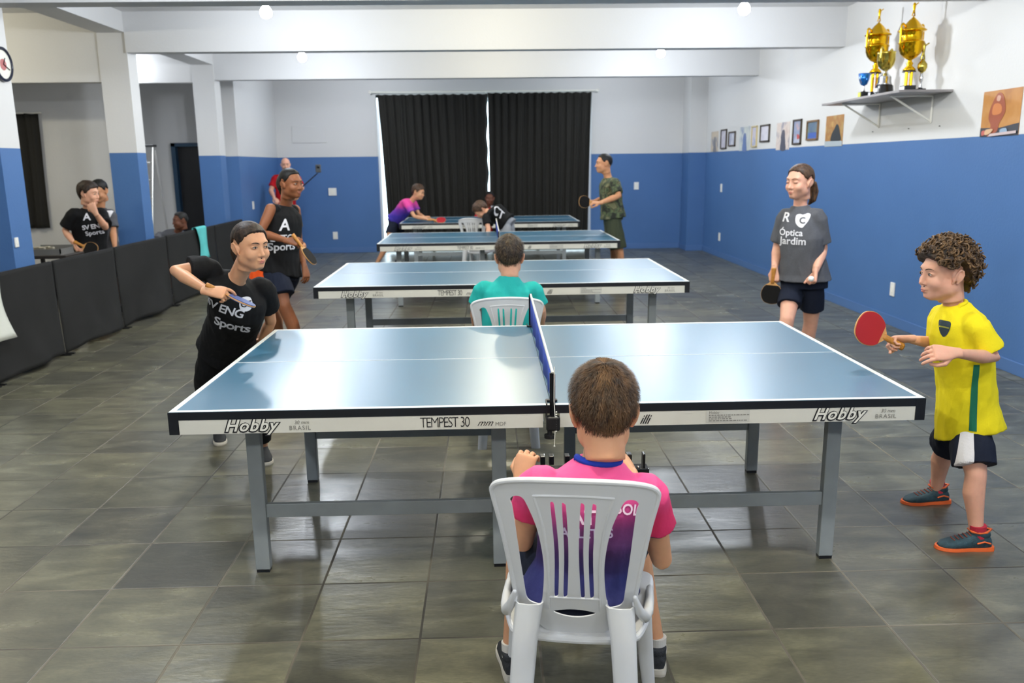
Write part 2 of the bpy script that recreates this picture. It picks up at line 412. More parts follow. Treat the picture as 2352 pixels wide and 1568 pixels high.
# ------------------------------------------------------------------ room shell
YB, XR, XL = 16.0, 4.0, -3.9
ZC, ZB = 3.27, 2.85
struct('floor', MB().b2(-9, 4.3, -4.2, 16.4, -.1, 0), M_FLOOR)
struct('ceiling', MB().b2(-9, 4.3, -4.2, 16.4, ZC, ZC+.1), M_CEIL)
struct('wall_right', MB().b2(XR, XR+.2, -4.2, 16.2, 0, ZC), M_WALL)
struct('wall_front', MB().b2(-9, 4.2, -4.2, -4.0, 0, ZC), M_WALL)
ox0, ox1, oz = -2.04, 1.97, 2.9
struct('wall_back', MB().b2(-3.9, ox0, YB, YB+.2, 0, ZC).b2(ox1, 4.2, YB, YB+.2, 0, ZC).b2(ox0, ox1, YB, YB+.2, oz, ZC), M_WALL)
struct('wall_left', MB().b2(-4.21, XL, 13.5, 16.2, 0, ZC), M_WALL)
struct('wall_left_far', MB().b2(-9.0, -8.8, -4.2, 11.0, 0, ZC), M_WHITE)
struct('wall_left_rear', MB().b2(-8.8, -4.5, 10.8, 11.0, 0, ZC), M_WHITE)
dX0, dX1, dZ = -5.28, -4.42, 2.03
struct('wall_left_end', MB().b2(-6.4, dX0, 14.5, 14.7, 0, ZC).b2(dX1, -4.2, 14.5, 14.7, 0, ZC).b2(dX0, dX1, 14.5, 14.7, dZ, ZC), M_WHITE)
struct('wall_left_side', MB().b2(-6.5, -6.3, 11.0, 14.7, 0, ZC), M_WHITE)
struct('wall_left_closet', MB().b2(-5.6, -4.2, 15.6, 15.7, 0, ZC), mat('dark_closet', '#0c0d10', .9))
# door_1: teal-blue frame with a dark leaf standing in it
fr = MB().b2(dX0, dX0+.07, 14.42, 14.6, 0, dZ).b2(dX1-.07, dX1, 14.42, 14.6, 0, dZ).b2(dX0, dX1, 14.42, 14.6, dZ-.06, dZ)
dr = struct('door_1', fr, mat('teal_door_frame', '#123a56', .4))
obj('door_leaf', MB().b2(dX0+.07, dX1-.07, 14.53, 14.57, .01, dZ-.06), mat('dark_door', '#0d0e12', .5), dr)
struct('trim_1', MB().b2(-9, 4.0, 6.78, 6.98, ZB, ZC), M_CEIL)
struct('trim_2', MB().b2(XL, 4.0, 9.6, 9.76, ZB, ZC), M_CEIL)
struct('trim_3', MB().b2(XL, 4.0, 12.6, 12.76, ZB, ZC), M_CEIL)
struct('trim_4', MB().b2(-9, 4.0, 3.5, 3.7, ZB, ZC).b2(-9, 4.0, .3, .5, ZB, ZC), M_CEIL)
# columns and the shallow beams that run along them on the left
struct('trim_5', MB().b2(-4.21, XL, 6.95, 7.25, 0, ZC), M_WALL)
struct('trim_6', MB().b2(-4.21, XL, 9.63, 9.87, 0, ZC), M_WALL)
struct('trim_7', MB().b2(-4.21, XL, 12.58, 12.84, 0, ZC), M_WALL)
struct('trim_8', MB().b2(-4.21, XL, 3.6, 3.9, 0, ZC), M_WALL)
struct('trim_9', MB().b2(-4.21, XL-.001, -4, 6.95, 3.06, ZC).b2(-4.21, XL-.001, 7.25, 9.63, 3.06, ZC).b2(-4.21, XL-.001, 9.87, 12.58, 3.06, ZC).b2(-4.21, XL-.001, 12.84, 13.5, 3.06, ZC), M_CEIL)
struct('trim_10', MB().b2(-8.8, -4.21, 9.65, 9.8, 2.55, ZC).b2(-8.8, -4.21, 12.6, 12.75, 2.82, ZC), M_WHITE)
struct('trim_11', MB().b2(3.69, XR, 15.45, YB, 0, ZC), M_WALL)
bb = lambda n, mb: struct(n, mb, M_BLUE, bevel=.004)
bb('baseboard_right', MB().b2(XR-.016, XR, -4, 15.45, 0, .1))
bb('baseboard_back', MB().b2(-3.9, ox0, YB-.016, YB, 0, .1).b2(ox1, 3.69, YB-.016, YB, 0, .1))
bb('baseboard_corner', MB().b2(3.674, 3.69, 15.44, YB-.016, 0, .1).b2(3.674, XR-.016, 15.434, 15.45, 0, .1))
bb('baseboard_left', MB().b2(XL, XL+.016, 13.5, YB-.016, 0, .1))
# window_1: the glazed opening behind the curtains
al = mat('white_aluminium', '#d8dcde', .35, .3)
w = MB().b2(ox0, ox0+.05, 16.06, 16.14, 0, oz).b2(ox1-.05, ox1, 16.06, 16.14, 0, oz).b2(ox0, ox1, 16.06, 16.14, oz-.05, oz).b2(ox0, ox1, 16.06, 16.14, 0, .03)
for x in (-1.05, -.04, .95): w.b2(x-.025, x+.025, 16.06, 16.14, 0, oz)
w1 = struct('window_1', w, al)
gm = bpy.data.materials.new('clear_glass'); gm.use_nodes = True
nt = gm.node_tree; nt.nodes.remove(nt.nodes['Principled BSDF']); tb = nt.nodes.new('ShaderNodeBsdfTransparent'); gb = nt.nodes.new('ShaderNodeBsdfGlossy'); gb.inputs['Roughness'].default_value = .02
mx = nt.nodes.new('ShaderNodeMixShader'); mx.inputs[0].default_value = .07; nt.links.new(tb.outputs[0], mx.inputs[1]); nt.links.new(gb.outputs[0], mx.inputs[2]); nt.links.new(mx.outputs[0], nt.nodes['Material Output'].inputs[0])
obj('window_pane', MB().b2(ox0+.05, ox1-.05, 16.095, 16.101, .03, oz-.05), gm, w1)
# the electrical cover painted over, on the back wall
struct('trim_12', MB().rbox((-3.29, YB-.006, 2.2), (.64, .012, .3), .004), M_WHITE)

# ------------------------------------------------------------------ ceiling lights
M_BULB = {COOL: mat('cool_bulb', '#ffffff', .4, emit=(COOL, 90)), WARM: mat('warm_bulb', '#fff4d8', .4, emit=(WARM, 6))}
M_SOCK = mat('white_plastic_socket', '#e6e6e2', .4)
where = ['front left of the two hanging bare bulbs before the far beams', 'front right, near the trophy shelf', 'far left, over the back tables', 'far right, over the back tables']
for i, (x, y, z, c, pw) in enumerate(LAMPS):
    lab = ('bright white ceiling bulb, '+where[i]) if i < 4 else ('bare ceiling bulb above the hall out of direct view' if i not in (14, 15) else 'ceiling bulb over the side area')
    t = thing('ceiling_light', lab, 'light', (x, y, z-.06), group=None if i < 4 else 'ceiling lights hidden behind the beams')
    obj('socket', MB().lathe((x, y, ZC-.0), [(.045, 0), (.045, -.015), (.022, -.03), (.02, z+.05-ZC), (.018, z+.035-ZC)]), M_SOCK, t, smooth=False)
    obj('bulb', MB().lathe((x, y, z), [(.02, .06), (.035, .045), (.052, .015), (.055, -.01), (.045, -.035), (.025, -.05), (.001, -.055)], 20), M_BULB[c], t, smooth=True)
    ld = bpy.data.lights.new('bulb_light', 'POINT'); ld.energy = pw; ld.color = c; ld.shadow_soft_size = .06
    lo = bpy.data.objects.new('bulb_light', ld); COL.objects.link(lo); lo.parent = t; lo.location = (0, 0, -.03 if i < 4 else 0)

# ------------------------------------------------------------------ table tennis tables
M_TOP = mat('blue_table_coating', '#2a6380', .33, spec=1.0, noise_amt=.05, scale=3, bump=.04, bscale=500, coat=.4)
M_TOP.node_tree.nodes['Principled BSDF'].inputs['Coat Roughness'].default_value = .38
M_TOP.node_tree.nodes['Principled BSDF'].inputs['Coat IOR'].default_value = 1.7
M_LINE = mat('white_line_paint', '#e8eae8', .35)
M_BLACK = mat('black_edge_trim', '#0e1016', .4)
M_APRON = mat('cream_apron', '#c9c7bd', .4)
M_LEG = mat('grey_painted_steel', '#8d9394', .42, noise_amt=.06, scale=14)
M_INK = mat('black_print', '#15151a', .5); M_INK2 = mat('grey_print', '#77756f', .6)
M_NET = mat('blue_net_mesh', '#1f3fa0', .8, noise_amt=.25, scale=300)
M_TAPE = mat('white_net_tape', '#ece9df', .7)
M_STEEL = mat('chrome_post', '#9a9a9a', .25, 1)
TL, TW = 2.74, 1.525
def table(c, rz, label, net=True, detail=True):
    """built around the origin, then turned and moved"""
    t = thing('table_tennis_table', label, 'table tennis table', (0, 0, 0), 'table tennis tables in a row')
    hx, hy = TL/2, TW/2
    for s in (-1, 1):
        x0, x1 = (-hx, -.001) if s < 0 else (.001, hx)
        tp = obj('tabletop', MB().b2(x0, x1, -hy, hy, .732, .7585), [M_TOP], t)
        l = MB(); a, b = .7585, .7597
        l.b2(x0, x1, -hy, -hy+.02, a, b).b2(x0, x1, hy-.02, hy, a, b)
        e = (x0, x0+.02) if s < 0 else (x1-.02, x1)
        l.b2(e[0], e[1], -hy+.02, hy-.02, a, b)
        cl = (x0+.02, x1) if s < 0 else (x0, x1-.02); l.b2(cl[0], cl[1], -.0015, .0015, a, b)
        obj('boundary_line', l, M_LINE, tp)
        k = MB(); ex = (x0-.003, x0+.033) if s < 0 else (x1-.033, x1+.003)
        for sy_ in (-1, 1):
            y = sy_*hy; k.b2(min(x0, ex[0]) if s < 0 else x0, max(x1, ex[1]) if s > 0 else x1, y-.002 if sy_ < 0 else y-.002, y+.002, .7285, .7575)
            k.b2(ex[0], ex[1], y-.003, y+.003, .675, .7575)
        k.b2(*( (x0-.003, x0) if s < 0 else (x1, x1+.003)), -hy, hy, .725, .7575)
        obj('edge_trim', k, M_BLACK, tp)
        gx = .03
        xa, xb = (x0+.033, -gx-.0) if s < 0 else (gx, x1-.033)
        ap = MB().b2(xa, xb, -hy-.001, -hy+.02, .675, .731).b2(xa, xb, hy-.02, hy+.001, .675, .731)
        xe = x0 if s < 0 else x1
        ap.b2(xe-.001 if s < 0 else xe-.02, xe+.02 if s < 0 else xe+.001, -hy+.02, hy-.02, .675, .731)
        apo = obj('apron', ap, M_APRON, t)
        # legs and stretchers
        for lx in (s*1.155, s*.19):
            for ly in (-.49, .49):
                obj('leg', MB().b2(lx-.029, lx+.029, ly-.02, ly+.02, .012, .731), M_LEG, t, bevel=.004)
                obj('foot_pad', MB().b2(lx-.026, lx+.026, ly-.018, ly+.018, 0, .012), M_BLACK, t)
        for ly in (-.49, .49):
            obj('stretcher', MB().b2(min(s*1.126, s*.219), max(s*1.126, s*.219), ly-.012, ly+.012, .235, .292), M_LEG, t, bevel=.003)
        # writing on the near apron
        y = -hy-.0025
        def wr(name, txt, x, z, size, m, **k):
            tm = text_mb(txt, size, **k); tm.xf(basis((x, y if not k.get('lift') else y, z), (1, 0, 0), (0, 0, 1))); return tm
        for hxp in ([-1.085] if s < 0 else [1.05]):
            o1 = text_mb('Hobby', .062, shear=.35, offset=.0048, spacing=1.12).xf(basis((hxp, y, .702), (1, 0, 0), (0, 0, 1)))
            o2 = text_mb('Hobby', .062, shear=.35, offset=.0012, spacing=1.12).xf(basis((hxp+.0015, y-.001, .7035), (1, 0, 0), (0, 0, 1)))
            obj('logo_outline', o1, M_INK, apo); obj('logo_lettering', o2, mat('pale_logo_fill', '#d8d6cc', .5), apo)
            g = text_mb('30 mm', .019, shear=.2).xf(basis((hxp+.185, y, .713), (1, 0, 0), (0, 0, 1)))
            g.merge(text_mb('BRASIL', .023, shear=0, spacing=1.15).xf(basis((hxp+.178, y, .692), (1, 0, 0), (0, 0, 1))))
            obj('small_lettering', g, M_INK2, apo)
        if s < 0:
            a = text_mb('TEMPEST 30', .05, spacing=.8, offset=-.0006); a.xf(Matrix.Diagonal((.84, 1.12, 1, 1))).xf(basis((-.385, y, .701), (1, 0, 0), (0, 0, 1)))
            obj('model_lettering', a, M_INK, apo)
            obj('unit_lettering', text_mb('mm', .036, shear=.6, offset=-.0002).xf(basis((-.243, y, .697), (1, 0, 0), (0, 0, 1))), M_INK, apo)
            obj('small_lettering', text_mb('MDF', .02).xf(basis((-.184, y, .692), (1, 0, 0), (0, 0, 1))), M_INK2, apo)
        else:
            obj('model_lettering', text_mb('illi', .05, shear=.45, spacing=.9).xf(basis((.338, y, .697), (1, 0, 0), (0, 0, 1))), M_INK, apo)
            st = obj('sticker', MB().b2(.565, .725, y+.0005, y+.001, .681, .727), mat('sticker_grey', '#b9b8b0', .6), apo)
            g = MB(); g.merge(text_mb('Hobby', .014, align='LEFT').xf(basis((.575, y-.0002, .719), (1, 0, 0), (0, 0, 1))))
            rr = random.Random(3)
            for q, zz in enumerate((.709, .702, .695, .688)):
                x = .575
                while x < .575+(.14 if q in (0, 3) else .08): d = rr.uniform(.004, .012); g.b2(x, x+d, y-.0002, y, zz-.0015, zz+.0015); x += d+.003
            obj('sticker_print', g, M_INK2, apo)
    t.location = (c[0], c[1], 0); t.rotation_euler = (0, 0, rz)
    return t
TAB = [((.217, 3.648), 0), ((.095, 6.773), .0047), ((.113, 10.148), .0092), ((.022, 13.477), .0079)]
T1 = table(*TAB[0], 'nearest blue table tennis table, large logos on its cream apron')
T1.location = (TAB[0][0][0], TAB[0][0][1], 0)
for (c, a), lb in zip(TAB[1:], ['second blue table tennis table, directly before the boy in teal', 'third blue table tennis table, with the player in black bending behind its net', 'farthest blue table tennis table, close before the black curtains']):
    dup(T1, (c[0], c[1], 0), a, lb)
def net_set(c, rz, label, detail):
    n = thing('table_tennis_net', label, 'net', (0, 0, .60), 'nets across the tables')
    L = .765; x = 0
    nm = MB(); rs = 40
    for i in range(rs+1):
        y = -L+2*L*i/rs; sag = .004*math.cos(PI*i/rs*1-PI/2)
        nm.v += [V((x+.004*math.sin(i*.9), y, .762)), V((x+.003*math.sin(i*.9+1), y, .896+.03*y-sag))]
    nm.f = [(2*i, 2*i+2, 2*i+3, 2*i+1) for i in range(rs)]; nm.m = [0]*rs
    k = MB(); 
    o = obj('net_mesh', nm, M_NET, n, smooth=True); sm = o.modifiers.new('s', 'SOLIDIFY'); sm.thickness = .002
    tp = MB().rings([[V((x+a, y, .9+.03*y+b)) for a, b in ((-.004, -.008), (.004, -.008), (.004, .008), (-.004, .008))] for y in (-L, L)]); obj('net_tape', tp, M_TAPE, n, bevel=.002)
    for s in (-1, 1):
        p = MB().tube([(x, s*(L+.008), .69), (x, s*(L+.008), .905+s*.024)], .0075, 12, (1, 1)); p.b2(x-.011, x-.005, s*(L+.0)-.004, s*(L+.0)+.008, .72, .9+s*.022)
        po = sharpsmooth(obj('net_post', p, mat('black_metal', '#15161a', .35, .5), n))
        obj('post_highlight_strip', MB().b2(x+.0065, x+.0085, s*(L+.008)-.003, s*(L+.008)+.003, .73, .898+s*.022), M_STEEL, po)
        c2 = MB().rbox((x, s*(L+.012), .695), (.05, .03, .055), .008).rbox((x-.002, s*(L-.02), .70), (.03, .07, .012), .004)
        c2.b2(x-.02, x+.02, s*(L-.05)-.01, s*(L-.05)+.01, .7605, .7665).b2(x-.024, x-.02, s*(L-.02)-.03, s*(L-.02)+.03, .70, .768)
        co = obj('clamp', c2, mat('black_plastic', '#101012', .4), n)
        kn = MB().tube([(x-.012, s*(L+.012), .668), (x-.012, s*(L+.012), .65)], .009, 12, (1, 1)).tube([(x-.012, s*(L+.012), .652), (x-.012, s*(L+.012), .640)], .02, 16, (1, 1))
        obj('clamp_screw', kn, mat('black_plastic', '#101012'), co)
    cd = [(x+.004, -L-.018, .905), (x+.003, -L-.02, .78), (x+.008, -L-.024, .70), (x+.006, -L-.024, .66), (x+.004, -L-.024, .615)]
    cm = MB().tube(cd, .0016, 8); cm.ell((x+.004, -L-.024, .612), .0035)
    for q in range(9): cm.ell((x+.011, -L-.024, .74-q*.009), .0032, nu=8, nv=6)
    obj('tension_cord', cm, mat('white_cord', '#dcdad0', .7), n, smooth=True)
    n.location = (c[0], c[1], .60); n.rotation_euler = (0, 0, rz); return n
N1 = net_set((.222, 3.648), 0, 'blue net with white tape across the nearest table', True)
for (c, a), lb in zip([((.095, 6.773), .0047), ((.113, 10.148), .0092)], ['blue net on the second table, hidden behind the boy in teal', 'blue net across the third table beside the bending player']):
    if lb.startswith('blue net on'): continue
    dup(N1, (c[0], c[1], .6), a, lb)

# ------------------------------------------------------------------ white plastic chairs
M_PLAST = mat('white_polypropylene', '#dedfe0', .28, spec=.6, bump=.03, bscale=30)
def make_chair():
    t = thing('plastic_chair', 'white plastic chair in the foreground with the boy in pink seated on it', 'chair', (0, 0, 0))
    half = [(0, .455), (.05, .457), (.085, .468), (.112, .49), (.145, .515), (.155, .56), (.17, .66), (.185, .75), (.2, .82), (.198, .842), (.18, .858), (.14, .872), (.08, .882), (0, .886)]
    rz_ = lambda z: z if z > .58 else .58-(.58-z)*1.5
    outer = spline([(x, rz_(z)) for x, z in half+[(-x, z) for x, z in half[-2:0:-1]]], 6)
    hl = [(.15, .795), (.155, .815), (.143, .828), (.122, .826), (.105, .79), (.09, .745), (.08, .69), (.075, .63), (.078, .56), (.086, .505), (.1, .5), (.122, .512), (.128, .56), (.137, .65), (.144, .73)]
    holes = [spline(hl, 5), spline([(-x, z) for x, z in hl], 5)]
    for s in (-1, 1):
        for (a, b, c, wd) in ((.05, .042, .041, .0055), (.022, .018, .018, .0055)):
            L = [(a-wd*.9, .815), (b-wd, .68), (c+.004-wd*.9, .545), (c+.004, .54), (c+.004+wd*.9, .545), (b+wd, .68), (a+wd*.9, .815), (a, .822)]
            holes.append(spline([(s*x, z) for x, z in L], 4))
    holes.append(spline([(x, z-.034) for x, z in [(-.056, .514), (-.03, .525), (0, .529), (.03, .525), (.056, .514), (.03, .503), (0, .499), (-.03, .503)]], 5))
    yb = lambda x, z: -.185-(z-.45)*.26 + x*x*1.3 + .02*max(0, 1-(z-.45)/.1)
    b = panel(outer, holes, .0045, .006, lambda x, z: (x, yb(x, z), z))
    rim = []
    for x, z in outer[::2]:
        if z > .50: rim.append((x, yb(x, z), z))
    k = max(range(len(rim)), key=lambda i: (V(rim[i])-V(rim[i-1])).length); rim = rim[k:]+rim[:k]
    b.tube(rim, .0075, 10)
    # raised ribs framing the slats
    for s in (-1, 1):
        b.tube([(s*x, yb(x, z)-.003, z) for x, z in [(.095, .835), (.083, .79), (.072, .74), (.066, .68), (.063, .62), (.064, .55), (.066, .49)]], .0035, 8)
    b.tube([(x, yb(x, .845-x*x*.9)-.003, .845-x*x*.9) for x in np.linspace(-.095, .095, 12)], .0035, 8)
    b.tube([(x, yb(x, .538)-.003, .538-abs(x)*.05) for x in np.linspace(-.062, .062, 8)], .003, 8)
    sharpsmooth(obj('backrest', b, M_PLAST, t), 35)
    so = spline([(-.15, -.15), (-.1, -.155), (0, -.155), (.1, -.155), (.15, -.15), (.175, -.10), (.195, 0), (.205, .12), (.2, .2), (.15, .225), (0, .23), (-.15, .225), (-.2, .2), (-.205, .12), (-.195, 0), (-.175, -.10)], 6)
    zs = lambda x, y: .402 + x*x*.35 - .008*math.cos(y*8) - max(0, y-.12)**2*1.8
    st = panel(so, [], .012, .006, lambda x, y: (x, y, zs(x, y)), lambda x, y: V((0, 0, 1)))
    rp = [(x*1.0, y, zs(x, y)-.01) for x, y in so[::2]]
    st.tube(rp+[rp[0]], .011, 10)
    for s in (-1, 1):   # the side wings between back and seat
        st.tube([(s*.152, -.205, .545), (s*.165, -.19, .50), (s*.18, -.15, .462), (s*.192, -.08, .438), (s*.2, .0, .426), (s*.203, .08, .42)], [.006, .012, .015, .014, .012, .010], 12)
    sharpsmooth(obj('seat', st, M_PLAST, t), 35)
    for s in (-1, 1):
        for fy, pts, wd in ((-1, [(s*.115, -.185, .515), (s*.125, -.2, .43), (s*.14, -.235, .2), (s*.155, -.265, 0)], .036), (1, [(s*.18, .17, .41), (s*.19, .2, .3), (s*.205, .235, .1), (s*.215, .25, 0)], .028)):
            l = MB(); rs = []
            Pp = [V(p) for p in pts]
            Pp = [V(v) for v in np.array(spline([(p.x, p.z) for p in Pp], 4, False))] if False else Pp
            for i, p in enumerate(Pp):
                w_ = wd*(1-.28*i/3); dd = wd*.75*(1-.25*i/3); sg = -fy
                # open U-channel section
                sec = [(-w_, dd*.6), (-w_, -dd*.5), (-w_*.75, -dd*.95), (0, -dd*1.1), (w_*.75, -dd*.95), (w_, -dd*.5), (w_, dd*.6), (w_-.004, dd*.6), (w_-.004, -dd*.4), (w_*.7, -dd*.8), (0, -dd*.93), (-w_*.7, -dd*.8), (-w_+.004, -dd*.4), (-w_+.004, dd*.6)]
                rs.append([p+V((a, -b_*sg if fy > 0 else b_, 0)) for a, b_ in sec])
            l.rings(rs); sharpsmooth(obj('leg', l, M_PLAST, t), 50)
    return t
CH = make_chair()
CH.location = (.232, 2.12, 0); CH.rotation_euler = (0, 0, -.15)

# ------------------------------------------------------------------ curtains on the back wall
M_CURT = mat('black_curtain_cloth', '#2a2926', .85, spec=.2, bump=.15, bscale=250)
def curtain(x0t, x1t, x0b, x1b, y, zt, zb, folds, seed, amp=.035, edge=0):
    rr = random.Random(seed); ph = [rr.uniform(0, 6.3) for _ in range(4)]; nx, nz = int(abs(x1t-x0t)/.012), 26; rs = []
    fr_, bk = [], []
    for j in range(nz+1):
        v = j/nz; a, b = x0t+(x0b-x0t)*v, x1t+(x1b-x1t)*v; r1 = []; r2 = []
        for i in range(nx+1):
            u = i/nx
            w_ = math.sin(2*PI*folds*u+ph[0]+.9*math.sin(2*PI*2.3*u+ph[1]))*(.7+.3*v)+.35*math.sin(2*PI*folds*2.1*u+ph[2]+v*.8)
            yy = y+amp*w_; xx = a+(b-a)*u+.01*math.sin(3*v+ph[3]+u*9)+(edge*(u-.9)*10*(math.sin(v*38+1)+.6*math.sin(v*17)) if u > .9 else 0)
            r1.append(V((xx, yy, zt+(zb-zt)*v+.006*math.cos(2*PI*folds*u)*(v < .01)))); r2.append(r1[-1]+V((0, .004, 0)))
        rs.append(r1+r2[::-1])
    mb = MB(); mb.rings(rs, cap=True); return mb
o = obj('curtain', curtain(-1.985, .022, -1.86, .04, 15.86, 2.885, .06, 13, 2, edge=.011), M_CURT, smooth=True); tag(o, 'left black pleated curtain on the back wall', 'curtain', 'black curtains over the glazed opening')
o = obj('curtain', curtain(.035, 1.935, .03, 1.90, 15.87, 2.9, .04, 13, 5), M_CURT, smooth=True); tag(o, 'right black pleated curtain on the back wall', 'curtain', 'black curtains over the glazed opening')
t = thing('curtain_rod', 'white curtain rod above the two black curtains on the back wall', 'curtain rod', (0, 15.9, 2.93))
obj('rod', MB().tube([(-2.12, 15.9, 2.935), (2.06, 15.9, 2.935)], .014, 12), M_TAPE, t, smooth=True)
for x in (-2.12, 2.06): obj('finial', MB().ell((x, 15.9, 2.935), .03), M_TAPE, t, smooth=True)
for x in (-2.0, 0, 1.95): obj('bracket', MB().b2(x-.01, x+.01, 15.9, 16.0, 2.92, 2.95), M_TAPE, t)
t = thing('side_curtain', 'narrow black curtain on the white wall at far left', 'curtain', (-5.7, 10.7, .9))
obj('cloth', curtain(-6.42, -5.52, -6.45, -5.53, 10.74, 2.29, .895, 6, 9, .022), M_CURT, t, smooth=True)
obj('rod', MB().tube([(-6.5, 10.75, 2.3), (-5.48, 10.75, 2.3)], .01, 8), M_TAPE, t, smooth=True)

# ------------------------------------------------------------------ switches and sockets
M_PLATE = mat('white_wall_plate', '#e9e7e1', .35)
def plate(name, lab, cat, x, y, z, w_, h_, wall, grp=None):
    t = thing(name, lab, cat, (x, y, z-h_/2), grp)
    if wall == 'back':
        obj('plate', MB().rbox((x, y-.006, z), (w_, .012, h_), .004), M_PLATE, t)
        obj('rocker' if name == 'light_switch' else 'socket_face', MB().rbox((x, y-.013, z), (w_*.4, .006, h_*.5), .002), M_TAPE, t)
    else:
        sg = -1 if wall == 'right' else 1
        obj('plate', MB().rbox((x+sg*.006, y, z), (.012, w_, h_), .004), M_PLATE, t)
        obj('rocker' if name == 'light_switch' else 'socket_face', MB().rbox((x+sg*.013, y, z), (.006, w_*.4, h_*.5), .002), M_TAPE, t)
plate('light_switch', 'square white double switch plate on the blue back wall', 'switch', -2.92, YB, 1.15, .15, .14, 'back')
plate('wall_socket', 'white socket low on the back wall, left of the curtains', 'socket', -2.91, YB, .33, .09, .14, 'back')
plate('light_switch', 'white switch plate on the back wall behind the camouflage shirt', 'switch', 2.83, YB, 1.19, .09, .14, 'back')
plate('light_switch', 'white switch plate high on the right wall near the corner', 'switch', XR, 14.33, 1.18, .09, .14, 'right')
plate('wall_socket', 'white socket low on the right wall near the corner', 'socket', XR, 14.33, .35, .09, .14, 'right')
plate('wall_socket', 'white socket low on the right wall, behind the woman in grey', 'socket', XR, 8.05, .36, .085, .135, 'right')
plate('light_switch', 'white switch on the blue wall left of the man in red', 'switch', XL, 14.1, 1.0, .08, .13, 'left')
plate('wall_socket', 'white socket plate on the leftmost blue column', 'socket', XL, 7.0, 1.03, .05, .08, 'left')

# ------------------------------------------------------------------ wall clock on the first column
t = thing('wall_clock', 'round wall clock with dark rim on the leftmost column', 'clock', (XL, 7.12, 2.32))
Mc = Matrix.Rotation(PI/2, 3, 'Y')
obj('rim', MB().lathe((XL, 7.12, 2.447), [(.125, 0), (.135, .01), (.135, .03), (.118, .038), (.112, .03), (.112, .0)], 36, Mc), mat('clock_rim_navy', '#23283a', .35), t, smooth=False)
obj('dial', MB().lathe((XL+.018, 7.12, 2.447), [(.0, 0), (.113, 0), (.113, .004), (0, .004)], 36, Mc), mat('clock_dial', '#e4e2d6', .5), t)
obj('emblem', MB().lathe((XL+.023, 7.12, 2.445), [(.0, 0), (.045, 0), (.045, .0015), (0, .0015)], 20, Mc), mat('clock_emblem_red', '#b76a66', .6), t)
for a, l in ((.5, .055), (2.0, .085)):
    d = V((0, math.sin(a), math.cos(a))); obj('clock_hand', MB().tube([V((XL+.028, 7.12, 2.447)), V((XL+.028, 7.12, 2.447))+d*l], .0035, 6), M_BLACK, t)

# ------------------------------------------------------------------ black cloth barriers
M_BARR = mat('black_barrier_cloth', '#232322', .9, spec=.25, noise_amt=.12, scale=3, bump=.12, bscale=200)
ys = [5.2, 6.25, 7.34, 8.56, 9.96, 11.74, 13.1]
lab = ['frontmost black cloth barrier panel at the left edge, white cloth hung on it', 'black cloth barrier panel below the leftmost column', 'black cloth barrier panel beneath the two boys at left', 'sagging black barrier panel beneath the second column', 'black barrier panel with a turquoise towel over its far end', 'last black barrier panel, behind the girl\'s head']
for i in range(6):
    y0, y1 = ys[i]+.012, ys[i+1]-.012; n = 40; m_ = 24; rr = random.Random(i*7+1); p = [rr.uniform(0, 6.3) for _ in range(4)]
    t = thing('barrier_panel', lab[i], 'barrier', (-3.8, (y0+y1)/2, 0), 'black cloth barriers along the left side')
    rs = []
    sagd = [.0, .02, .05, .08, .05, .02][i]
    for j in range(m_+1):
        v = j/m_; f = []; b_ = []
        for k in range(n+1):
            u = k/n; edge = math.sin(PI*u)
            zb = .015+sagd*.55*(1-u)**.6*edge*1.6 if False else .012+.03*edge
            z = .835-(.835-zb)*v
            x = -3.80+.07*v*v*(.3+edge)*(1 if i else .6)+.012*math.sin(7*u+3*v+p[0])*v*edge+.01*math.sin(15*(u-.4*v)+p[1])*v*v*edge + sagd*.9*edge*max(0, v-.45)*math.sin(3*PI*(u*.8+v*.35)+p[2])
            z += .004*math.sin(5*u+p[3])
            yy = y0+(y1-y0)*u
            f.append(V((x, yy, z))); b_.append(V((x-.006, yy, z)))
        rs.append(f+b_[::-1])
    obj('cloth', MB().rings(rs), M_BARR, t, smooth=True)
    fr = MB()
    for y in (y0+.012, y1-.012): fr.tube([(-3.825, y, .01), (-3.815, y, .83)], .009, 10, (1, 1))
    fr.tube([(-3.815, y0+.012, .828), (-3.815, y1-.012, .828)], .009, 10)
    obj('frame', fr, mat('dark_steel_tube', '#151516', .5, .3), t)
    ft = MB()
    for y in (y0+.02, y1-.02): ft.b2(-3.95, -3.72, y-.012, y+.012, 0, .012)
    obj('feet', ft, mat('dark_steel_tube', '#151516'), t)
def drape(name, labl, cat, x, y0, y1, zt, zf, zbk, m, seed=1, wv=.012):
    rr = random.Random(seed); p = rr.uniform(0, 6); n = 14; path = []
    for z in np.linspace(zf, zt, 12): path.append((x+.03+.02*(zt-z)/.4, z))
    for a in np.linspace(0, PI, 7)[1:-1]: path.append((x+.03*math.cos(a), zt+.022*math.sin(a)))
    for z in np.linspace(zt, zbk, 6): path.append((x-.03, z))
    o_, i_ = [], []; rs = []
    for q, (px, pz) in enumerate(path):
        f, b_ = [], []
        tw = (1-q/11) if q < 11 else 0
        for k in range(n+1):
            u = k/n; yy = y0+(y1-y0)*(.5+(u-.5)*(1-.25*math.sin(tw*PI)*.9))+tw*.05
            dx = wv*math.sin(u*7+p+tw*3)*(.3+tw)
            f.append(V((px+dx, yy, pz))); b_.append(V((px+dx-.006, yy, pz-.0)))
        rs.append(f+b_[::-1])
    o = obj(name, MB().rings(rs), m, smooth=True); tag(o, labl, cat); return o
drape('towel', 'turquoise towel hung over the black barrier', 'towel', -3.8, 10.93, 11.3, .842, .44, .6, mat('turquoise_terry', '#5fc7c4', .95, bump=.5, bscale=180, noise_amt=.08), 4)
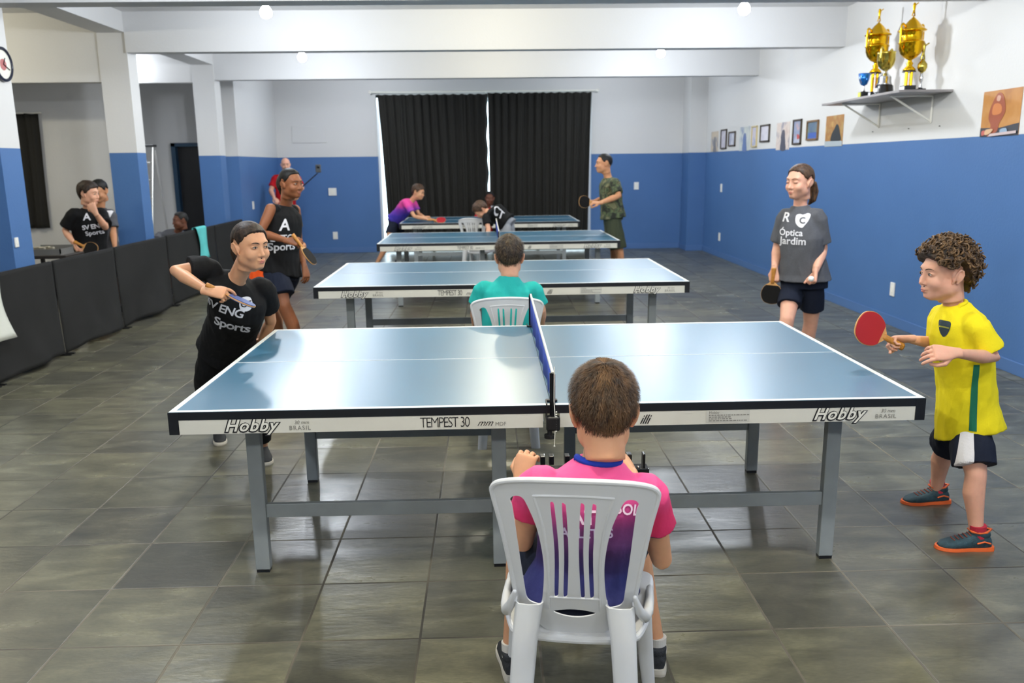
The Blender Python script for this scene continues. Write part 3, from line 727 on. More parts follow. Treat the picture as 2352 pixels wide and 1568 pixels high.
drape('cloth', 'white cloth hanging over the barrier at the left edge of the photo', 'cloth', -3.76, 5.95, 6.42, .842, .34, .6, mat('white_cotton', '#d9dbd0', .9, bump=.2, bscale=90), 5)

# ------------------------------------------------------------------ open metal case standing on a small table behind the barrier
t = thing('equipment_case', 'open grey metal case of small parts behind the barrier, left of the boys', 'case', (-4.25, 7.6, .75))
g1 = mat('grey_case_metal', '#8f8d88', .4, .6)
c0 = at(122, 588, 8.05)
t.location = (c0.x, 8.05, .83)
obj('tray', MB().b2(c0.x-.17, c0.x+.14, 7.92, 8.18, .83, .842).b2(c0.x-.17, c0.x+.14, 7.92, 7.93, .842, .885).b2(c0.x-.17, c0.x-.16, 7.92, 8.18, .842, .885).b2(c0.x+.13, c0.x+.14, 7.92, 8.18, .842, .885).b2(c0.x-.17, c0.x+.14, 8.17, 8.18, .842, .905), g1, t)
rr = random.Random(8); mb = MB()
for k in range(8): mb.rbox((c0.x-.13+rr.random()*.2, 7.96+rr.random()*.18, .865+rr.random()*.02), (.05, .035, .03+rr.random()*.03), .005)
q = obj('contents', mb, mat('case_contents', '#b9b2a0', .3, .7), t); 
tb = thing('side_table', 'small dark table behind the barrier carrying the metal case', 'table', (c0.x, 8.05, 0))
obj('table_top', MB().rbox((c0.x, 8.05, .815), (.42, .36, .03), .005), mat('dark_wood', '#2a241f', .5), tb)
for a in (-1, 1):
    for b_ in (-1, 1): obj('leg', MB().b2(c0.x+a*.18-.015, c0.x+a*.18+.015, 8.05+b_*.15-.015, 8.05+b_*.15+.015, 0, .8), mat('dark_wood', '#2a241f'), tb)

# ------------------------------------------------------------------ ladder leaning behind the second column
t = thing('ladder', 'aluminium step ladder leaning behind the second column', 'ladder', (-5.0, 12.3, 0))
M_ALU = mat('aluminium', '#c9c8c4', .35, .7)
A0, A1 = at(346, 520, 12.2), at(342, 335, 12.2)
bx_, tx_ = A0.x-.10, A0.x-.17
zt_ = A1.z
for s in (-.16, .16):
    obj('rail', MB().tube([(bx_+s-.03, 12.0, .0), (tx_+s+.02, 12.55, zt_)], .024, 8, (1, 1), ax=(0, 1, 0), sq=.5), M_ALU, t)
    obj('rear_leg', MB().tube([(bx_+s-.03, 12.85, .0), (tx_+s+.02, 12.6, zt_-.05)], .016, 8, (1, 1)), M_ALU, t)
for k in range(7):
    z = .2+k*.25; f = z/zt_
    if z < zt_-.05: obj('tread', MB().rbox((bx_+(tx_-bx_)*f, 12.0+.55*f, z), (.3, .08, .025), .004), M_ALU, t)
obj('top_cap', MB().rbox((tx_+.02, 12.56, zt_+.01), (.38, .12, .03), .01), mat('black_plastic', '#101012'), t)

# ------------------------------------------------------------------ pictures and posters on the right wall
def picmat(name, cols, seed, sc=6, horiz=False):
    m = bpy.data.materials.new(name); m.use_nodes = True; nt = m.node_tree; N = nt.nodes; b = N['Principled BSDF']; L = nt.links
    tc = N.new('ShaderNodeTexCoord'); mp = N.new('ShaderNodeMapping'); mp.inputs['Location'].default_value = (seed*3.1, seed*1.7, seed); L.new(tc.outputs['Object'], mp.inputs[0])
    n = N.new('ShaderNodeTexNoise'); n.inputs['Scale'].default_value = sc; n.inputs['Detail'].default_value = 2; L.new(mp.outputs[0], n.inputs['Vector'])
    cr = N.new('ShaderNodeValToRGB'); cr.color_ramp.interpolation = 'EASE'; e = cr.color_ramp.elements
    for i, c in enumerate(cols):
        p = .3+.4*i/(len(cols)-1); el = e[0] if i == 0 else (e[len(e)-1] if i == len(cols)-1 else e.new(p)); el.position = p; el.color = hexc(c)
    L.new(n.outputs['Fac'], cr.inputs[0]); L.new(cr.outputs[0], b.inputs['Base Color']); b.inputs['Roughness'].default_value = .35
    return m
def picture(x0, x1, y0, y1, cols, seed, frame=None, labl='', sc=9, parts=None):
    """pixel box -> rectangle on the right wall"""
    a = atx(x0, (y0+y1)/2, XR); b_ = atx(x1, (y0+y1)/2, XR); tp = atx((x0+x1)/2, y0, XR).z; bt = max(atx((x0+x1)/2, y1, XR).z, 1.5)
    Y0, Y1 = b_.y, a.y; t = thing('picture_frame' if frame else 'poster', labl, 'picture' if frame else 'poster', (XR, (Y0+Y1)/2, bt))
    d = .022 if frame else .004; fw = .022 if frame else 0
    if frame:
        f = MB().b2(XR-d, XR, Y0, Y0+fw, bt, tp).b2(XR-d, XR, Y1-fw, Y1, bt, tp).b2(XR-d, XR, Y0, Y1, bt, bt+fw).b2(XR-d, XR, Y0, Y1, tp-fw, tp)
        obj('frame', f, mat('frame_'+frame[1:], frame, .4), t, bevel=.002)
    obj('print', MB().b2(XR-.008 if frame else XR-.004, XR-.001, Y0+fw, Y1-fw, bt+fw, tp-fw), picmat('print_%d' % seed, cols, seed, sc), t)
    if parts:
        for ip, (nm, poly, c) in enumerate(parts):
            pts = [V((XR-.0055-.0012*ip-(.004 if frame else 0), Y1+(Y0-Y1)*u, bt+(tp-bt)*(1-v))) for u, v in poly]
            q = MB(); q.add(pts+[p+V((.001, 0, 0)) for p in pts], [tuple(range(len(pts))), tuple(reversed(range(len(pts), 2*len(pts))))]+[(i, (i+1) % len(pts), len(pts)+(i+1) % len(pts), len(pts)+i) for i in range(len(pts))])
            obj(nm, q, mat('print_'+c[1:], c, .4), t)
    return t
fig = lambda c: [('printed_figure', spline([(.45, .3), (.6, .28), (.66, .45), (.7, .7), (.75, 1.0), (.35, 1.0), (.38, .7), (.36, .5)], 4), c)]
PX = [(1634, 1650, 302, 348, ['#a89c90', '#c9b8a0', '#8a8a92'], None, 'smallest faded poster, leftmost on the right wall', fig('#77777e')),
      (1657, 1670, 297, 342, ['#cfcdd6', '#b9b6c4', '#d8d2da'], '#3a2c20', 'tall narrow dark-framed picture, second from the far corner', None),
      (1675, 1690, 302, 336, ['#c8c8d2', '#a9adc0', '#d5d5dd'], '#43321f', 'small dark-framed certificate, third from the far corner', None),
      (1699, 1722, 291, 346, ['#cfd3cc', '#c2c8c6', '#8d9ab4'], None, 'pale washed-out poster with a blue figure', fig('#5b74a8')),
      (1728, 1740, 289, 338, ['#b8b6d0', '#c9c3d0', '#a3abcc'], '#c9b98a', 'narrow picture in a pale gold frame', None),
      (1748, 1769, 286, 326, ['#cfcbd6', '#d7d4de', '#c2bfce'], '#3a3022', 'dark-framed white certificate between the gold frame and pink poster', None),
      (1784, 1814, 281, 344, ['#c8b4aa', '#d2c4ba', '#8f8a98'], None, 'pinkish poster with a dark figure on its right side', fig('#4a4a58')),
      (1823, 1842, 274, 332, ['#b8bccb', '#8d98b4', '#c4a2a0'], '#3f3324', 'tall dark-framed picture with a red spot', [('printed_spot', spline([(.5, .6), (.75, .62), (.8, .75), (.55, .78)], 4), '#b84a48')]),
      (1855, 1881, 276, 322, ['#4a5f80', '#5d7288', '#7a8a70'], '#7a5c3a', 'brown-framed picture with a blue lower half', [('printed_pitch', [(.15, .62), (.85, .62), (.85, .92), (.15, .92)], '#3f5fae')]),
      (1897, 1937, 265, 336, ['#b3925a', '#a8763c', '#c29a5c'], None, 'orange and black player poster below the shelf', [('printed_figure', spline([(.62, .3), (.75, .35), (.85, .6), (.9, .82), (.35, .84), (.38, .6), (.5, .45)], 4), '#23282c'), ('printed_floor', [(0, .82), (1, .84), (1, 1), (0, 1)], '#a9b4ba')]),
      (2257, 2345, 206, 312, ['#a96f35', '#b9803f', '#c08a4e'], None, 'large orange poster of a player at the right edge', [('printed_crowd', [(0, .8), (.5, .82), (1, .74), (1, 1), (0, 1)], '#34363f'), ('printed_figure', spline([(.4, .06), (.52, .1), (.6, .3), (.62, .5), (.5, .72), (.45, .9), (.2, 1.0), (.28, .78), (.2, .6), (.22, .4), (.3, .2)], 4), '#9a4f34'), ('printed_shirt', spline([(.32, .3), (.5, .32), (.52, .5), (.3, .52)], 4), '#c77a44'), ('printed_face', spline([(.4, .12), (.48, .14), (.46, .24), (.38, .22)], 4), '#c79a86'),
          ('printed_ball_blue', spline([(.55, .86), (.7, .84), (.72, .94), (.58, .97)], 4), '#8fa6bd'), ('printed_ball_red', spline([(.06, .88), (.14, .86), (.15, .95), (.07, .97)], 4), '#bf5f55'), ('printed_pale_shape', spline([(.17, .85), (.36, .84), (.3, .93), (.16, .96)], 4), '#d2ab84'), ('printed_strip', [(.3, .94), (.97, .9), (.97, .96), (.25, 1.0)], '#c9b6b6')])]
for i, (a, b_, c, d, cols, fr_, lb, pt) in enumerate(PX): picture(a, b_, c, d, cols, i+1, fr_, lb, 7, pt)

# ------------------------------------------------------------------ trophy shelf
ZS = 2.2
t = thing('wall_shelf', 'grey stone-look trophy shelf on two white brackets', 'shelf', (4.0, 8.1, 2.0))
obj('shelf_board', MB().rbox((3.765, 8.13, ZS-.0125), (.47, 1.68, .022), .003), mat('smoky_grey_shelf', '#8b8685', .3, noise_amt=.18, scale=4), t)
for y in (7.6, 8.62):
    b_ = MB().tube([(3.985, y, ZS-.03), (3.60, y, ZS-.03)], .009, 8, (1, 1)).tube([(3.985, y, ZS-.25), (3.62, y, ZS-.035)], .009, 8).tube([(3.99, y, ZS-.26), (3.99, y, ZS-.025)], .009, 8)
    obj('bracket', b_, M_TAPE, t)
for y in (7.45, 8.0, 8.75): obj('wall_plug', MB().tube([(4.0, y, ZS-.3), (3.99, y, ZS-.3)], .004, 6), M_BLACK, t)

# ------------------------------------------------------------------ trophies
M_GOLD = mat('trophy_gold', '#e8b41c', .18, 1); M_GOLD2 = mat('trophy_pale_gold', '#c9b452', .2, 1); M_SILV = mat('trophy_silver', '#cfd0d2', .15, 1)
M_TB = mat('trophy_black_base', '#101113', .25); M_TW = mat('trophy_plaque', '#d6d8dc', .4); M_TBL = mat('trophy_blue', '#0f6fc4', .15, .6, coat=.5)
def handles(x, y, z0, z1, r, out, m, par, ang=.7):
    for s in (-1, 1):
        d = V((math.sin(ang)*0+math.cos(ang), math.sin(ang), 0))*s
        P = [V((x, y, z0))+d*r*.5, V((x, y, z0+(z1-z0)*.25))+d*(r+out*.75), V((x, y, z0+(z1-z0)*.6))+d*(r+out), V((x, y, z1))+d*(r+out*.85), V((x, y, z1-.015))+d*(r*.95)]
        pts = []
        A = np.array([tuple(p) for p in P])
        for i in range(len(P)-1):
            for k in range(5):
                tt = k/5; a, b, c, d2 = A[max(i-1, 0)], A[i], A[i+1], A[min(i+2, len(A)-1)]
                pts.append(V(.5*((2*b)+(-a+c)*tt+(2*a-5*b+4*c-d2)*tt*tt+(-a+3*b-3*c+d2)*tt**3)))
        pts.append(P[-1]); obj('handle', MB().tube(pts, .009, 8), m, par, smooth=True)
def figure(x, y, z, h, m, par):
    mb = MB().ell((x, y, z+h*.9), h*.1).tube([(x, y, z+h*.8), (x, y, z+h*.45)], [h*.12, h*.09], 10).tube([(x, y, z+h*.45), (x+h*.1, y, z)], [h*.07, h*.04], 8).tube([(x, y, z+h*.45), (x-h*.12, y+.003, z)], [h*.07, h*.04], 8).tube([(x, y, z+h*.75), (x+h*.25, y-h*.1, z+h*.95)], [h*.05, h*.04], 8)
    obj('winged_figure', mb, m, par, smooth=True)
def big(x, y, s, lab, hh=1.0):
    t = thing('trophy', lab, 'trophy', (x, y, ZS), 'trophies on the wall shelf')
    zb = ZS+.05*s
    obj('base', MB().rbox((x, y, ZS+.03*s), (.10*s, .10*s, .06*s), .004), M_TB, t); obj('plaque', MB().b2(x-.0535*s, x-.05*s, y-.04*s, y+.04*s, ZS+.01, ZS+.052*s), M_TW, t)
    ch = .12*s*hh
    for a in range(4):
        q = V((.028*s*math.cos(a*PI/2+.5), .028*s*math.sin(a*PI/2+.5), 0))
        obj('column', MB().tube([V((x, y, ZS+.06*s))+q, V((x, y, ZS+.06*s+ch))+q], .011*s, 10, (1, 1)), M_GOLD, t)
    z1 = ZS+.06*s+ch
    obj('platform', MB().lathe((x, y, z1), [(.058*s, 0), (.058*s, .008), (.05*s, .014)], 24), M_TB, t)
    pr = [(.045, .014), (.04, .03), (.022, .055), (.03, .075), (.018, .09), (.018, .105), (.045, .125), (.07, .16), (.082, .2), (.083, .24), (.088, .246), (.09, .25), (.083, .256), (.07, .275), (.072, .3), (.07, .33), (.078, .338), (.094, .345), (.098, .352), (.085, .362), (.06, .39), (.035, .43), (.016, .455), (.006, .465), (.005, .48)]
    z2 = z1; k = (.455*1.0)
    o = obj('cup', MB().lathe((x, y, z2), [(r*s*(1.22 if r > .03 else 1), z*s) for r, z in pr], 36), M_GOLD, t, smooth=True)
    handles(x, y, z2+.14*s, z2+.40*s, .085*s, .045*s, M_GOLD, t, .35)
    figure(x, y, z2+.475*s, .11*s, M_GOLD, t)
    return t
big(3.77, 7.63, 1.0, 'tallest gold trophy with a winged top, right of the silver-footed cup', .95)
big(3.77, 8.30, 1.02, 'tall gold trophy with long columns, behind the blue cup', 1.35)
x, y = 3.72, 7.98; t = thing('trophy', 'wide gold cup on a silver foot and round black base', 'trophy', (x, y, ZS), 'trophies on the wall shelf')
sharpsmooth(obj('base', MB().lathe((x, y, ZS), [(.085, 0), (.088, .01), (.085, .02), (.078, .085), (.072, .095), (0, .095)], 36), M_TB, t)); obj('plaque', MB().rbox((x-.078, y-.01, ZS+.05), (.02, .07, .035), .004), M_TW, t)
obj('stem', MB().lathe((x, y, ZS+.093), [(.068, 0), (.066, .02), (.06, .025), (.058, .07), (.05, .085), (.03, .1), (.02, .12), (.02, .14)], 32), M_SILV, t, smooth=True)
obj('cup', MB().lathe((x, y, ZS+.225), [(.02, 0), (.045, .015), (.07, .05), (.08, .09), (.078, .15), (.084, .165), (.08, .165), (.072, .15), (.072, .09), (.04, .02), (0, .01)], 36), M_GOLD2, t, smooth=True)
handles(x, y, ZS+.27, ZS+.42, .075, .035, M_GOLD2, t)
x, y = 3.60, 8.15; t = thing('trophy', 'small blue cup trophy at the far end of the shelf', 'trophy', (x, y, ZS), 'trophies on the wall shelf')
obj('base', MB().rbox((x, y, ZS+.025), (.07, .07, .05), .004), M_TB, t); obj('plaque', MB().b2(x-.0385, x-.035, y-.028, y+.028, ZS+.005, ZS+.045), mat('yellow_plaque', '#b9b93c', .4), t)
obj('stem', MB().lathe((x, y, ZS+.05), [(.02, 0), (.012, .02), (.008, .04), (.012, .06)], 20), M_SILV, t, smooth=True)
obj('cup', MB().lathe((x, y, ZS+.108), [(.012, 0), (.03, .01), (.045, .05), (.055, .11), (.051, .11), (.04, .05), (0, .02)], 32), M_TBL, t, smooth=True)
for s in (-1, 1): obj('handle', MB().tube([(x+s*.03, y+s*.02, ZS+.13), (x+s*.055, y+s*.035, ZS+.16), (x+s*.05, y+s*.03, ZS+.2)], .004, 8), M_SILV, t)
x, y = 3.87, 7.60; t = thing('trophy', 'slim pale gold and silver trophy beside the tallest one', 'trophy', (x, y, ZS), 'trophies on the wall shelf')
obj('base', MB().rbox((x, y, ZS+.015), (.07, .07, .03), .004), M_TB, t)
obj('stem', MB().lathe((x, y, ZS+.03), [(.02, 0), (.012, .02), (.007, .05), (.016, .07), (.018, .1), (.01, .12), (.012, .14)], 20), M_SILV, t, smooth=True)
obj('cup', MB().lathe((x, y, ZS+.165), [(.01, 0), (.03, .015), (.042, .045), (.04, .075), (.02, .1), (.007, .12)], 28), M_GOLD2, t, smooth=True)
figure(x, y, ZS+.28, .14, M_GOLD2, t)

# ------------------------------------------------------------------ people: builders
def lerp(a, b, t): return V(a)*(1-t)+V(b)*t
def skin(name, h): return mat(name, h, .5, spec=.35, sub=.25, noise_amt=.05, scale=30)
def hand_mb(wr, d, n, side, s=1, curl=.5, thumb=.5, spread=1, curls=None, vox=.0028):
    """palm, four jointed fingers, thumb. d: along the hand, n: palm normal (fingers curl towards it), side: +1/-1 thumb side = side * (d x n)"""
    d = V(d).normalized(); n = (V(n)-d*V(n).dot(d)).normalized(); x = d.cross(n)*side; wr = V(wr)
    P = lambda a, b, c: wr+x*(a*s)+d*(b*s)+n*(c*s)
    mb = MB()
    mb.loft([(P(0, -.035, 0), x*.024*s, n*.018*s), (P(0, -.01, 0), x*.026*s, n*.019*s), (P(.002, .02, .0), x*.034*s, n*.017*s), (P(.002, .055, 0), x*.041*s, n*.0155*s), (P(.0, .085, .0), x*.041*s, n*.0125*s), (P(0, .094, 0), x*.036*s, n*.009*s)], 20)
    for k, (bx, ln, r) in enumerate(((.031, .072, .0088), (.0105, .08, .009), (-.0105, .075, .0086), (-.0305, .06, .0076))):
        c = curls[k] if curls else curl
        sp_ = (bx/.031)*.12*spread; a = 0; p = P(bx, .082-abs(bx)*.15, 0); pts = [P(bx*.9, .06, 0), p]; dd = (d*math.cos(sp_)+x*math.sin(sp_))
        for j, fr_ in enumerate((.45, .3, .25)):
            a += c*(1.25, 1.5, .9)[j]
            p = p+(dd*math.cos(a)+n*math.sin(a))*ln*s*fr_; pts.append(p)
        mb.tube(pts, [r*s*.95, r*s*1.05, r*s, r*s*.93, r*s*.8], 12)
    t0 = P(.022, .018, .006); a1 = P(.048, .042, .014+.012*thumb); a2 = P(.054-.012*thumb, .07, .02+.03*thumb); a3 = P(.05-.026*thumb, .092, .024+.042*thumb)
    mb.tube([t0, a1, a2, a3], [.014*s, .0125*s, .0105*s, .0085*s], 12)
    return remesh(mb, vox, 2, .4)
def head_field(P, kid=.6, fem=0):
    """signed field of a head in head units; P: (n,3) array (x right, y face, z up)"""
    def el(c, r):
        q = (P-np.array(c))/np.array(r); l = np.linalg.norm(q, axis=1); g = np.linalg.norm(q/np.array(r), axis=1)+1e-9
        return l*(l-1)/g
    def cap(a, b, ra, rb):
        a = np.array(a); b = np.array(b); ab = b-a; t = np.clip(((P-a)@ab)/(ab@ab), 0, 1); return np.linalg.norm(P-a-t[:, None]*ab, axis=1)-(ra+(rb-ra)*t)
    def smin(x, y, k):
        h = np.clip(.5+.5*(y-x)/k, 0, 1); return y*(1-h)+x*h-k*h*(1-h)
    soft = kid
    d = el((0, -.006, .035), (.0725, .093, .084))
    d = smin(d, el((0, .028, -.018), (.058, .064, .082)), .02)
    d = smin(d, el((0, .044, -.068), (.036+.004*(1-fem), .042, .032)), .025)
    d = smin(d, el((0, .078-.006*soft, -.088+.006*soft), (.017, .014, .014)), .02)
    d = smin(d, el((0, .076, .034), (.046, .016, .012)), .022)
    P_ = P.copy(); P_[:, 0] = np.abs(P_[:, 0])
    def elm(c, r):
        q = (P_-np.array(c))/np.array(r); l = np.linalg.norm(q, axis=1); g = np.linalg.norm(q/np.array(r), axis=1)+1e-9
        return l*(l-1)/g
    d = smin(d, elm((.035, .062, -.024), (.025+.003*soft, .027, .024+.003*soft)), .022)
    d = smin(d, elm((.046, .01, -.05), (.018, .032, .028)), .025)
    # eye sockets
    k = .012; sub = elm((.031, .107, .012), (.019, .022, .0125)); d2 = -smin(-d, sub, k); d = d2
    d = smin(d, elm((.031, .079, .0115), (.0155, .0125, .0095)), .005)
    nz = .95 if kid > .4 else 1.08
    d = smin(d, cap((0, .086, .022), (0, .094+.010*nz, -.020), .006, .0085*nz), .012)
    d = smin(d, elm((0, .096+.010*nz, -.024), (.0095*nz, .0095*nz, .0085)), .006)
    d = smin(d, elm((.0115*nz, .0945, -.0275), (.0065*nz, .0085, .0065)), .006)
    d = smin(d, el((0, .0925, -.050), (.020, .0105, .0065)), .008); d = smin(d, el((0, .0905, -.0605), (.016, .0105, .0068)), .007)
    d = smin(d, cap((0, -.018, -.02), (0, -.03, -.16), .050, .050), .02)
    return d
HC = np.array((0, -.006, .035))
def head_radius(D, kid, fem):
    lo = np.full(len(D), .03); hi = np.full(len(D), .20)
    for _ in range(22):
        m = (lo+hi)/2; f = head_field(HC+D*m[:, None], kid, fem); ins = f < 0; lo = np.where(ins, m, lo); hi = np.where(ins, hi, m)
    return np.minimum((lo+hi)/2, .155)
def head_mb(c, M, s, vox=.0036, neck=None, kid=.6, fem=0):
    """M: 3x3, columns = person's right, face direction, up"""
    K = lambda v: c+M@(V(v)*s)
    nu, nv = (200, 140) if vox < .004 else (110, 80)
    els = -PI/2+PI*np.arange(nv+1)/nv; az = 2*PI*np.arange(nu)/nu
    # closer rows of points on the face
    az = az+.55*np.sin(az)
    E, A = np.meshgrid(els, az, indexing='ij'); D = np.stack([np.sin(A)*np.cos(E), np.cos(A)*np.cos(E)*-1, np.sin(E)], -1).reshape(-1, 3)
    r = head_radius(D, kid, fem); Q = HC+D*r[:, None]
    mb = MB(); vs = [K(q) for q in Q]; fs = []
    for i in range(nv):
        for j in range(nu): k = (j+1) % nu; fs.append((i*nu+j, i*nu+k, (i+1)*nu+k, (i+1)*nu+j))
    mb.add(vs, fs)
    er = MB(); E2 = lambda p, r_, M2=None: er.ell(K(p), 1, M@(M2 or Matrix.Identity(3))@Matrix.Diagonal(V(r_)*s), 16, 12)
    for q in (-1, 1):
        T = Matrix.Rotation(q*.35, 3, 'Z')@Matrix.Rotation(.15, 3, 'X')
        er.tube([K((q*.066, .010, -.030)), K((q*.074, .009, -.016)), K((q*.079, .004, .004)), K((q*.082, -.004, .019)), K((q*.083, -.014, .026)), K((q*.084, -.024, .020)), K((q*.083, -.027, .004)), K((q*.078, -.020, -.014)), K((q*.070, -.008, -.028))], [.005*s, .0052*s, .0045*s, .0042*s, .0045*s, .0048*s, .0048*s, .005*s, .0055*s], 10)
        E2((q*.075, -.008, .001), (.006, .017, .024), T); E2((q*.068, -.0, -.0), (.010, .016, .022), T)
    mb.merge(remesh(er, .0026 if vox < .004 else .004, 3, .5))
    return mb
def smooth01(t): t = min(1, max(0, t)); return t*t*(3-2*t)
def interp(tab, x):
    for (a, b), (c, d) in zip(tab, tab[1:]):
        if x <= c: return b+(d-b)*smooth01((x-a)/(c-a))
    return tab[-1][1]
HAIR = {  # elevation (deg) of the hairline against azimuth from the face; thickness top / side / back
 'short': dict(line=[(0, 32), (35, 28), (52, 16), (66, -6), (78, -18), (88, -2), (100, 6), (112, -14), (128, -38), (148, -49), (180, -51)], th=(.016, .008, .011), n=.0035, f=60),
 'mop': dict(line=[(0, 24), (35, 20), (55, 6), (70, -14), (82, -18), (92, 6), (104, 4), (116, -24), (130, -42), (180, -56)], th=(.024, .018, .019), n=.005, f=35),
 'buzz': dict(line=[(0, 32), (30, 31), (46, 24), (58, 4), (70, -10), (80, -14), (90, 2), (104, 4), (116, -16), (130, -34), (180, -50)], th=(.010, .004, .004), n=.0008, f=60),
 'pulled': dict(line=[(0, 28), (30, 25), (48, 14), (62, -4), (76, -14), (88, -2), (102, 4), (114, -10), (130, -34), (180, -46)], th=(.010, .008, .009), n=.0012, f=50),
 'curly': dict(line=[(0, 26), (35, 20), (55, 4), (72, -4), (84, 6), (95, 12), (106, 2), (120, -30), (135, -42), (180, -56)], th=(.034, .030, .036), n=.012, f=24),
}
def hair_mb(c, M, s, style, nu=150, nv=110, seed=0, kid=.6, fem=0):
    h = HAIR[style]; vs = []; fs = []
    els = -PI/2+PI*np.arange(nv+1)/nv; az = 2*PI*np.arange(nu)/nu
    E, A = np.meshgrid(els, az, indexing='ij'); D = np.stack([np.sin(A)*np.cos(E), -np.cos(A)*np.cos(E), np.sin(E)], -1).reshape(-1, 3)
    R = head_radius(D, kid, fem)
    for q in range(len(D)):
        d = V(D[q]); el = math.asin(max(-1, min(1, d.z))); fa = abs(math.degrees(math.atan2(d.x, d.y)))
        w_ = 2.5*noise.noise(d*9+V((seed, 0, 0)))
        k = smooth01((math.degrees(el)-interp(h['line'], fa)+2+w_)/(6 if style in ('curly', 'mop') else 11))
        top = smooth01(math.sin(el)*1.2); back = smooth01((fa-60)/90)
        th = h['th'][0]*top+(1-top)*(h['th'][1]*(1-back)+h['th'][2]*back)
        nz = noise.noise(V((d.x*h['f']/10, d.y*h['f']/10, d.z*h['f']/22))+V((seed, seed, 0)))+.5*noise.noise(d*h['f']/4+V((seed, 3, 1)))
        rad = R[q]+th*k+h['n']*nz*k-.010*(1-k)
        vs.append(c+M@((V(HC)+d*rad)*s))
    for i in range(nv):
        for j in range(nu): k = (j+1) % nu; fs.append((i*nu+j, i*nu+k, (i+1)*nu+k, (i+1)*nu+j))
    return MB().add(vs, fs)
def strands(hm, c, M, s, n, ln, wdt, seed, style='short', flow=V((0, -.3, -1)), lift=.35):
    """fine locks rooted on the hair shell"""
    rr = random.Random(seed); out = MB(); cc = c+M@(V((0, -.006, .035))*s); fl = M@flow
    V_ = hm.v; F_ = hm.f; h = HAIR[style]
    while len(out.f) < n*2:
        f = F_[rr.randrange(len(F_))]; p = sum((V_[i] for i in f), V((0, 0, 0)))/len(f); ld = M.transposed()@(p-cc)
        el = math.degrees(math.atan2(ld.z, math.hypot(ld.x, ld.y))); fa = abs(math.degrees(math.atan2(ld.x, ld.y)))
        if el < interp(h['line'], fa)+4: continue
        nn = (p-cc).normalized(); crown = cc+M@(V((.0, -.03, .09))*s)
        away = (p-crown); away = (away-nn*away.dot(nn)); away = away.normalized() if away.length > 1e-4 else V((1, 0, 0))
        dr = (away+V((rr.uniform(-.5, .5), rr.uniform(-.5, .5), rr.uniform(-.5, .5)))*.8); dr = (dr-nn*dr.dot(nn)).normalized()
        L = ln*rr.uniform(.6, 1.2)*s; sd = dr.cross(nn)*wdt*rr.uniform(.6, 1.3)
        p = p-nn*.001; a = p-sd; b = p+sd; m1 = p+dr*L*.55+nn*L*lift; q = p+dr*L+nn*L*lift*.9
        out.add([a, b, m1+sd*.7, m1-sd*.7, q], [(0, 1, 2, 3), (3, 2, 4)])
    return out
def rot_from(face, up=(0, 0, 1), roll=0):
    f = V(face).normalized(); r = f.cross(V(up)).normalized(); u = r.cross(f)
    if roll: R_ = Matrix.Rotation(roll, 3, f); r = R_@r; u = R_@u
    return Matrix((r, f, u)).transposed()
def wrinkle(mb, amp, f=14, seed=0, aniso=(1, 1, .45)):
    me = mb.mesh('w'); n = len(mb.v)
    for i, v in enumerate(me.vertices):
        p = v.co; q = V((p.x*aniso[0], p.y*aniso[1], p.z*aniso[2]))*f+V((seed*3.3, seed, 0))
        a = noise.noise(q); b = noise.noise(q*2.1+V((5, 5, 5)))
        ridge = (1-abs(a)*2.2)
        mb.v[i] = p+v.normal*(amp*(ridge*.7+b*.6-.3))
    bpy.data.meshes.remove(me); return mb
def hair_material(name, a, b, sc=90):
    if name in MATS: return MATS[name]
    m = bpy.data.materials.new(name); m.use_nodes = True; nt = m.node_tree; N = nt.nodes; bs = N['Principled BSDF']; L = nt.links
    tc = N.new('ShaderNodeTexCoord'); mp = N.new('ShaderNodeMapping'); mp.inputs['Scale'].default_value = (1, 1, .3); L.new(tc.outputs['Object'], mp.inputs[0])
    n = N.new('ShaderNodeTexNoise'); n.inputs['Scale'].default_value = sc; n.inputs['Detail'].default_value = 4; L.new(mp.outputs[0], n.inputs['Vector'])
    cr = N.new('ShaderNodeValToRGB'); e = cr.color_ramp.elements; e[0].position = .35; e[0].color = hexc(a); e[1].position = .7; e[1].color = hexc(b)
    L.new(n.outputs['Fac'], cr.inputs[0]); L.new(cr.outputs[0], bs.inputs['Base Color']); bs.inputs['Roughness'].default_value = .55; bs.inputs['Specular IOR Level'].default_value = .35
    bp = N.new('ShaderNodeBump'); bp.inputs['Strength'].default_value = .5; bp.inputs['Distance'].default_value = .004; L.new(n.outputs['Fac'], bp.inputs['Height']); L.new(bp.outputs[0], bs.inputs['Normal'])
    MATS[name] = m; return m
